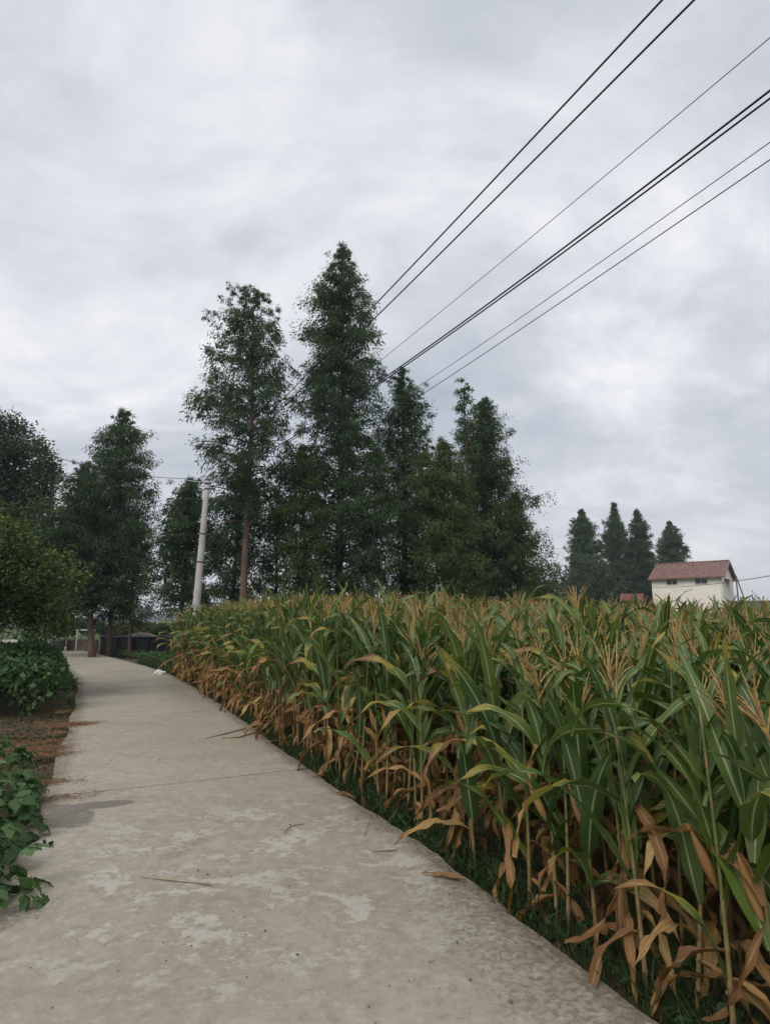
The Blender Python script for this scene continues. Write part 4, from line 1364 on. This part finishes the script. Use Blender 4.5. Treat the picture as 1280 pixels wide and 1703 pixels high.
# hedge rows in the gaps
GHH = 'scrub rows beyond the bend'
for i, (px, Y, w, h, lb, mt) in enumerate(((236, 44, 1.5, 1.55, 'yellowish scrub bush behind the thin young conifer', 'hedge'), (262, 43, 1.6, 1.35, 'scrub bush in the middle of the gap under the wires', 'hedge'), (290, 42, 1.6, 1.5, 'dark scrub bush behind the short conifer trunk', 'broad'), (205, 45, 1.6, 1.5, 'scrub bush behind the lane-bend trunks', 'hedge'), (135, 42, 1.8, 1.8, 'dark scrub bush behind the low brown wall', 'broad'), (60, 40, 2.2, 2.6, 'tall dark scrub bush behind the far sack', 'broad'), (5, 38, 2.6, 3.2, 'dark scrub bush at the frame edge behind the orchard tree', 'broad'), (345, 33, 1.7, 2.0, 'dark undergrowth bush beside the concrete pole foot', 'broad'), (430, 33, 1.5, 1.5, 'dark undergrowth bush behind the reddish trunk', 'broad'), (640, 34, 1.6, 1.5, 'dark undergrowth bush behind the spire trunk', 'broad'), (790, 36, 2.6, 1.7, 'dark undergrowth bush behind the broad conifer', 'broad'))):
    c = at_y(px, 1030, Y)
    leaf_mound('scrub_bush', lb, 'bush', c[0], Y, h, w, 1900, 500 + i, mt, .22, GHH, shape=.4)

# far tree line
GT = 'far trees on the horizon'
for i, (px, w, h, lb) in enumerate(((243, 3.2, 8.5, 'lone tree on the far horizon over the scrub'), )):
    c = at_y(px, 1031, 330)
    broadleaf('far_tree', lb, (c[0], 330), h, [(0, 0, h * .68, w, h * .3), (w * .4, 0, h * .5, w * .7, h * .25)], 600 + i, leaf=1.0, nclump=60, per=26, clump=1.4, trunk_r=.35, group=GT)
mb = MB()
n = 16000
X = rng.uniform(-1000, 700, n); Yd = 850 + rng.normal(0, 25, n)
hh = 7 + 4 * np.sin(X * .021) + 3 * np.sin(X * .063 + 1) + 2 * np.sin(X * .17)
C = np.stack([X, Yd, rng.random(n) * np.clip(hh, 2, 20)], -1)
L = rng.uniform(3, 6.5, n); A = np.stack([rng.random(n), np.zeros(n), rng.random(n)], -1)
mb.add(*kites(C, rng.normal(0, 1, (n, 3)), L, L * .6, A))
tag(mb.build('treeline', M['broad'], smooth=False), 'blue hazy belt of woods along the far horizon', 'woods', None, 'stuff')

# ------------------------------------------------------------------ cream house and neighbours
YC = 72.0
cor = at_y(1201, 980, YC)
al = R(38)
root = tag(empty('house', (cor[0], YC, GZ), -al), 'cream two-storey house with terracotta roof beyond the corn', 'house')
LH, DH = 7.9, 8.2
eave = at_y(1204, 956, YC)[2] - GZ
ridge = eave + 1.9
mb = MB()
V, Q, _, _ = box(-LH, 0, 0, DH, -.1, eave); mb.add(V, Q)
mb.add([(-LH, 0, eave), (-LH, DH, eave), (-LH, DH / 2, ridge), (0, 0, eave), (0, DH, eave), (0, DH / 2, ridge)], None, [(0, 2, 1), (3, 4, 5)])
mb.build('wall', M['cream'], root, smooth=False)
ro = MB()
sl = (ridge - eave) / (DH / 2)
nrib = 44
for side in (0, 1):
    xs = np.linspace(-LH - .3, .45, nrib * 4 + 1)
    prof = .035 * np.abs(np.sin(np.arange(len(xs)) * PI / 4))
    rows = np.linspace(-.55, DH / 2, 9)
    V = []
    for j, yy in enumerate(rows):
        z = eave + .06 + sl * yy + prof + .02 * (j % 2)
        y_ = np.full_like(xs, yy if side == 0 else DH - yy)
        V.append(np.stack([xs, y_, z], -1))
    V = np.concatenate(V); w_ = len(xs)
    ia, ja = np.meshgrid(np.arange(8), np.arange(w_ - 1), indexing='ij'); q = (ia * w_ + ja).ravel()
    ro.add(V, np.stack([q, q + 1, q + w_ + 1, q + w_], -1))
    V, Q, _, _ = box(-LH - .3, .45, 0, .06, 0, .16)
    V[:, 1] += (-.56 if side == 0 else DH + .50); V[:, 2] += eave - .32 * 1.0 - .02
    ro.add(V, Q)
roof = ro.build('roof', M['roof_tile'], root, smooth=False)
MB().add(*tube([(-LH - .3, DH / 2, ridge + .10), (.45, DH / 2, ridge + .10)], .11, 8)).build('ridge_cap', M['roof_tile'], roof)
for s0, s1 in (((.43, -.55, eave - .28), (.43, DH / 2, ridge + .0)), ((.43, DH + .55, eave - .28), (.43, DH / 2, ridge + .0))):
    P = np.array([s0, s1])
    MB().add(*tube(P, .09, 4)).build('bargeboard', m_plain('bargeboard', (.20, .19, .20)), roof)


def window(x0, x1, z0, z1, parent, npan=2):
    mb = MB(); t = .06
    for bx_ in ((x0 - t, x0, z0 - t, z1 + t), (x1, x1 + t, z0 - t, z1 + t), (x0, x1, z0 - t, z0), (x0, x1, z1, z1 + t)) + tuple((x0 + (x1 - x0) * k / npan - t / 2, x0 + (x1 - x0) * k / npan + t / 2, z0, z1) for k in range(1, npan)):
        V, Q, _, _ = box(bx_[0], bx_[1], -.07, .0, bx_[2], bx_[3]); mb.add(V, Q)
    w = mb.build('window', M['winframe'], parent, smooth=False)
    for k in range(npan):
        a, b = x0 + (x1 - x0) * k / npan, x0 + (x1 - x0) * (k + 1) / npan
        V, Q, _, _ = box(a + t / 2, b - t / 2, -.03, -.012, z0, z1); MB().add(V, Q).build('pane', M['glass'], w, smooth=False)
    return w


window(-6.1, -4.9, eave - .95, eave - .40, root, 2)
window(-2.85, -1.55, eave - .95, eave - .40, root, 2)
V, Q, _, _ = box(0.0, 1.0, 2.0, 5.5, 0, .07); V[:, 2] += eave - .35 - V[:, 0] * .35
MB().add(V, Q).build('awning', M['red_awning'], root, smooth=False)
V, Q, _, _ = box(0.0, .05, 4.6, 5.8, eave - 3.9, eave - 2.9); MB().add(V, Q).build('side_window', M['glass'], root, smooth=False)
V, Q, _, _ = box(-LH - .06, .06, -.06, DH + .06, -.1, .5); MB().add(V, Q).build('plinth', M['stone'], root, smooth=False)
MB().add(*tube([(-.12, -.06, .5), (-.12, -.06, eave - .3)], .05, 6)).build('drainpipe', M['winframe'], root)
# red roofed shed
c = at_y(1040, 1000, 66)
root = tag(empty('shed', (c[0], 66, GZ), R(-25)), 'small shed with bright red sheet roof in front of the cream house', 'shed')
za = at_y(1050, 999, 66)[2] - GZ; zb = at_y(1050, 988, 66)[2] - GZ
V, Q, _, _ = box(-.4, 1.6, 0, 3.2, -.1, za); mb = MB(); mb.add(V, Q)
mb.add([(-.4, 0, za), (-.4, 3.2, za), (-.4, 1.6, zb), (1.6, 0, za), (1.6, 3.2, za), (1.6, 1.6, zb)], None, [(0, 2, 1), (3, 4, 5)])
mb.build('wall', M['brick_low'], root, smooth=False)
mb = MB()
for s in (0, 1):
    y0, y1 = (-.25, 1.62) if s == 0 else (3.45, 1.58)
    k = (zb - za) / 1.6
    zz0, zz1 = za - .25 * k + .05, zb + .06
    mb.add([(-.6, y0, zz0), (1.8, y0, zz0), (1.8, y1, zz1), (-.6, y1, zz1), (-.6, y0, zz0 + .05), (1.8, y0, zz0 + .05), (1.8, y1, zz1 + .05), (-.6, y1, zz1 + .05)], [(0, 1, 2, 3), (7, 6, 5, 4), (0, 4, 5, 1), (1, 5, 6, 2), (3, 7, 4, 0)])
mb.build('roof', M['red_roof'], root, smooth=False)
# boundary wall beside the house
c = at_y(1212, 1000, 68)
root = tag(empty('boundary_wall', (c[0], 68, GZ), R(-4)), 'long dark grey boundary wall beside the cream house', 'wall')
hw = at_y(1240, 999, 68)[2] - GZ
V, Q, _, _ = box(0, 26, 0, .25, -.1, hw - .12); MB().add(V, Q).build('masonry', M['stone'], root, smooth=False)
V, Q, _, _ = box(-.06, 26.06, -.06, .31, hw - .12, hw); MB().add(V, Q).build('coping', M['brick_low'], root, smooth=False)
# small service pole with stay wire by the house
c = at_y(1226, 985, 63); tz = at_y(1226, 958, 63)[2]
root = tag(empty('service_pole', (c[0], 63, GZ)), 'thin service pole with slanted strut beside the house gable', 'pole')
MB().add(*tube([(0, 0, -.1), (0, 0, tz - GZ)], .07, 8)).build('shaft', M['darksteel'], root)
e = at_y(1246, 1000, 63)
MB().add(*tube([(.05, 0, tz - GZ - .1), (e[0] - c[0] + .5, 0, 0)], .06, 6)).build('strut', M['darksteel'], root)


# ------------------------------------------------------------------ concrete pole and overhead wires
top = at_y(345, 800, 21.0)
bot = np.array((at_y(321, 1040, 21.0)[0], 21.0, GZ))
root = tag(empty('utility_pole', tuple(bot)), 'tall tapered grey concrete utility pole at the end of the corn', 'utility pole')
rel = top - bot
zs = np.linspace(-.03, 1, 12)
P = np.stack([rel[0] * zs, rel[1] * zs, rel[2] * zs], -1)
MB().add(*tube(P, .150 - .058 * zs, 18)).build('shaft', M['pole'], root)
for f in (.985, .955, .71, .56):
    q = rel * f; rr = .150 - .058 * f + .008
    MB().add(*tube(np.array([q - rel * .004, q + rel * .004]), rr, 14)).build('band', M['darksteel'], root)
MB().add(*tube([(rel[0] * .985 - .78, -.12, rel[2] * .985 + .10), (rel[0] * .985 + .06, -.12, rel[2] * .985 + .01)], .020, 6)).build('crossarm', M['steel'], root)
V, Q, _, _ = lathe([(.008, 0), (.028, .012), (.034, .03), (.022, .05), (.03, .07), (.02, .095), (.004, .11)], 10)
MB().add(V + (rel[0] * .985 - .74, -.12, rel[2] * .985 + .11), Q).build('insulator', M['porcelain'], root)
V, Q, _, _ = lathe([(.095, 0), (.10, .01), (.10, .05), (.06, .09), (.01, .10)], 12)
MB().add(V + tuple(rel), Q).build('cap', M['darksteel'], root)


def wire(label, far, near_px, near_z, mid_px, rad, mat, ext=16.0, n=90, gap=None, name='overhead_wire', group='overhead wires crossing the sky'):
    """far: attachment point; near_px at height near_z; mid_px fixes the sag"""
    far = np.array(far, float)
    d = ray(*near_px); near = np.array((0, 0, CAM_H)) + d * ((near_z - CAM_H) / d[2])
    dm = ray(*mid_px)
    h0, h1 = far[:2], near[:2]
    # where the wire's plan line passes the mid pixel
    a = dm[0] / dm[1]
    k = (h0[0] - a * h0[1]) / ((h0[0] - a * h0[1]) - (h1[0] - a * h1[1]))
    ym = h0[1] + (h1[1] - h0[1]) * k
    zm = CAM_H + dm[2] / dm[1] * ym
    zl = far[2] + (near[2] - far[2]) * k
    sag = (zl - zm) / (k * (1 - k))
    Lh = np.linalg.norm(h1 - h0)
    t = np.linspace(0, 1 + ext / Lh, n)
    XY = h0[None] + (h1 - h0)[None] * t[:, None]
    Z = far[2] + (near[2] - far[2]) * t - sag * t * (1 - t)
    P = np.concatenate([XY, Z[:, None]], 1)
    org = P[0].copy()
    mb = MB().add(*tube(P - org, rad, 6, True))
    return tag(mb.build(name, mat, loc=org), label, 'wire', group)


pt_top = bot + rel * .99
farA = at_y(214, 878, 46)
farB = at_y(226, 886, 46)
wire('uppermost black wire, crossing the frame top nearest its centre', farA, (1100, 0), 7.6, (620, 510), .012, M['cable'])
wire('second black wire just beside the uppermost one', farB, (1153, 0), 7.5, (632, 520), .012, M['cable'])
wire('thin pale wire alone between the black pair and the thick doubled cable', at_y(330, 826, 62), (1280, 62), 13.5, (632, 600), .011, M['cable_grey'])
wire('upper strand of the thick doubled cable running to the concrete pole', pt_top + (.12, -.1, .1), (1280, 150), 6.2, (665, 610), .011, M['cable'])
wire('lower strand of the thick doubled cable running to the concrete pole', pt_top + (.12, -.1, -.05), (1280, 163), 6.15, (665, 614), .010, M['cable'])
wire('thin grey wire, upper of the lowest pair over the corn', at_y(400, 815, 62), (1280, 236), 13.0, (692, 645), .013, M['cable_grey'])
wire('lowest grey wire nearest the house side of the sky', at_y(405, 835, 62), (1280, 265), 12.8, (700, 657), .016, M['cable_grey'])
wire('thin wire running from the concrete pole behind the lane-bend conifers to the frame edge', bot + rel * .985 + (-.45, -.16, .15), (83, 757), 6.4, (245, 792), .010, M['cable'], ext=14)
wire('faint low wire between the lane-bend conifers and the short conifer', at_y(330, 999, 60), (180, 1019), 3.05, (228, 1012), .012, M['cable_grey'], ext=6)
c1 = np.array((c[0], 63, tz - .25))
wire('thin drop wire passing in front of the cream house', at_y(1075, 976, 69), (1290, 956), 3.9, (1226, 966), .022, M['cable_grey'], ext=8)

# ------------------------------------------------------------------ haze in the air
V, Q, _, _ = box(-1600, 1600, -60, 1300, -1.2, 24)
hz_ = MB().add(V, Q).build('haze', None, smooth=False)
mt = bpy.data.materials.new('haze'); mt.use_nodes = True
nt = mt.node_tree; nt.nodes.clear()
o_ = nt.nodes.new('ShaderNodeOutputMaterial'); pv = nt.nodes.new('ShaderNodeVolumePrincipled')
pv.inputs['Color'].default_value = (0.80, 0.87, 0.97, 1)
pv.inputs['Density'].default_value = 0.0006
pv.inputs['Anisotropy'].default_value = 0.2
nt.links.new(pv.outputs[0], o_.inputs['Volume'])
hz_.data.materials.append(mt)
tag(hz_, 'thin pale summer haze in the air', 'haze', None, 'stuff')
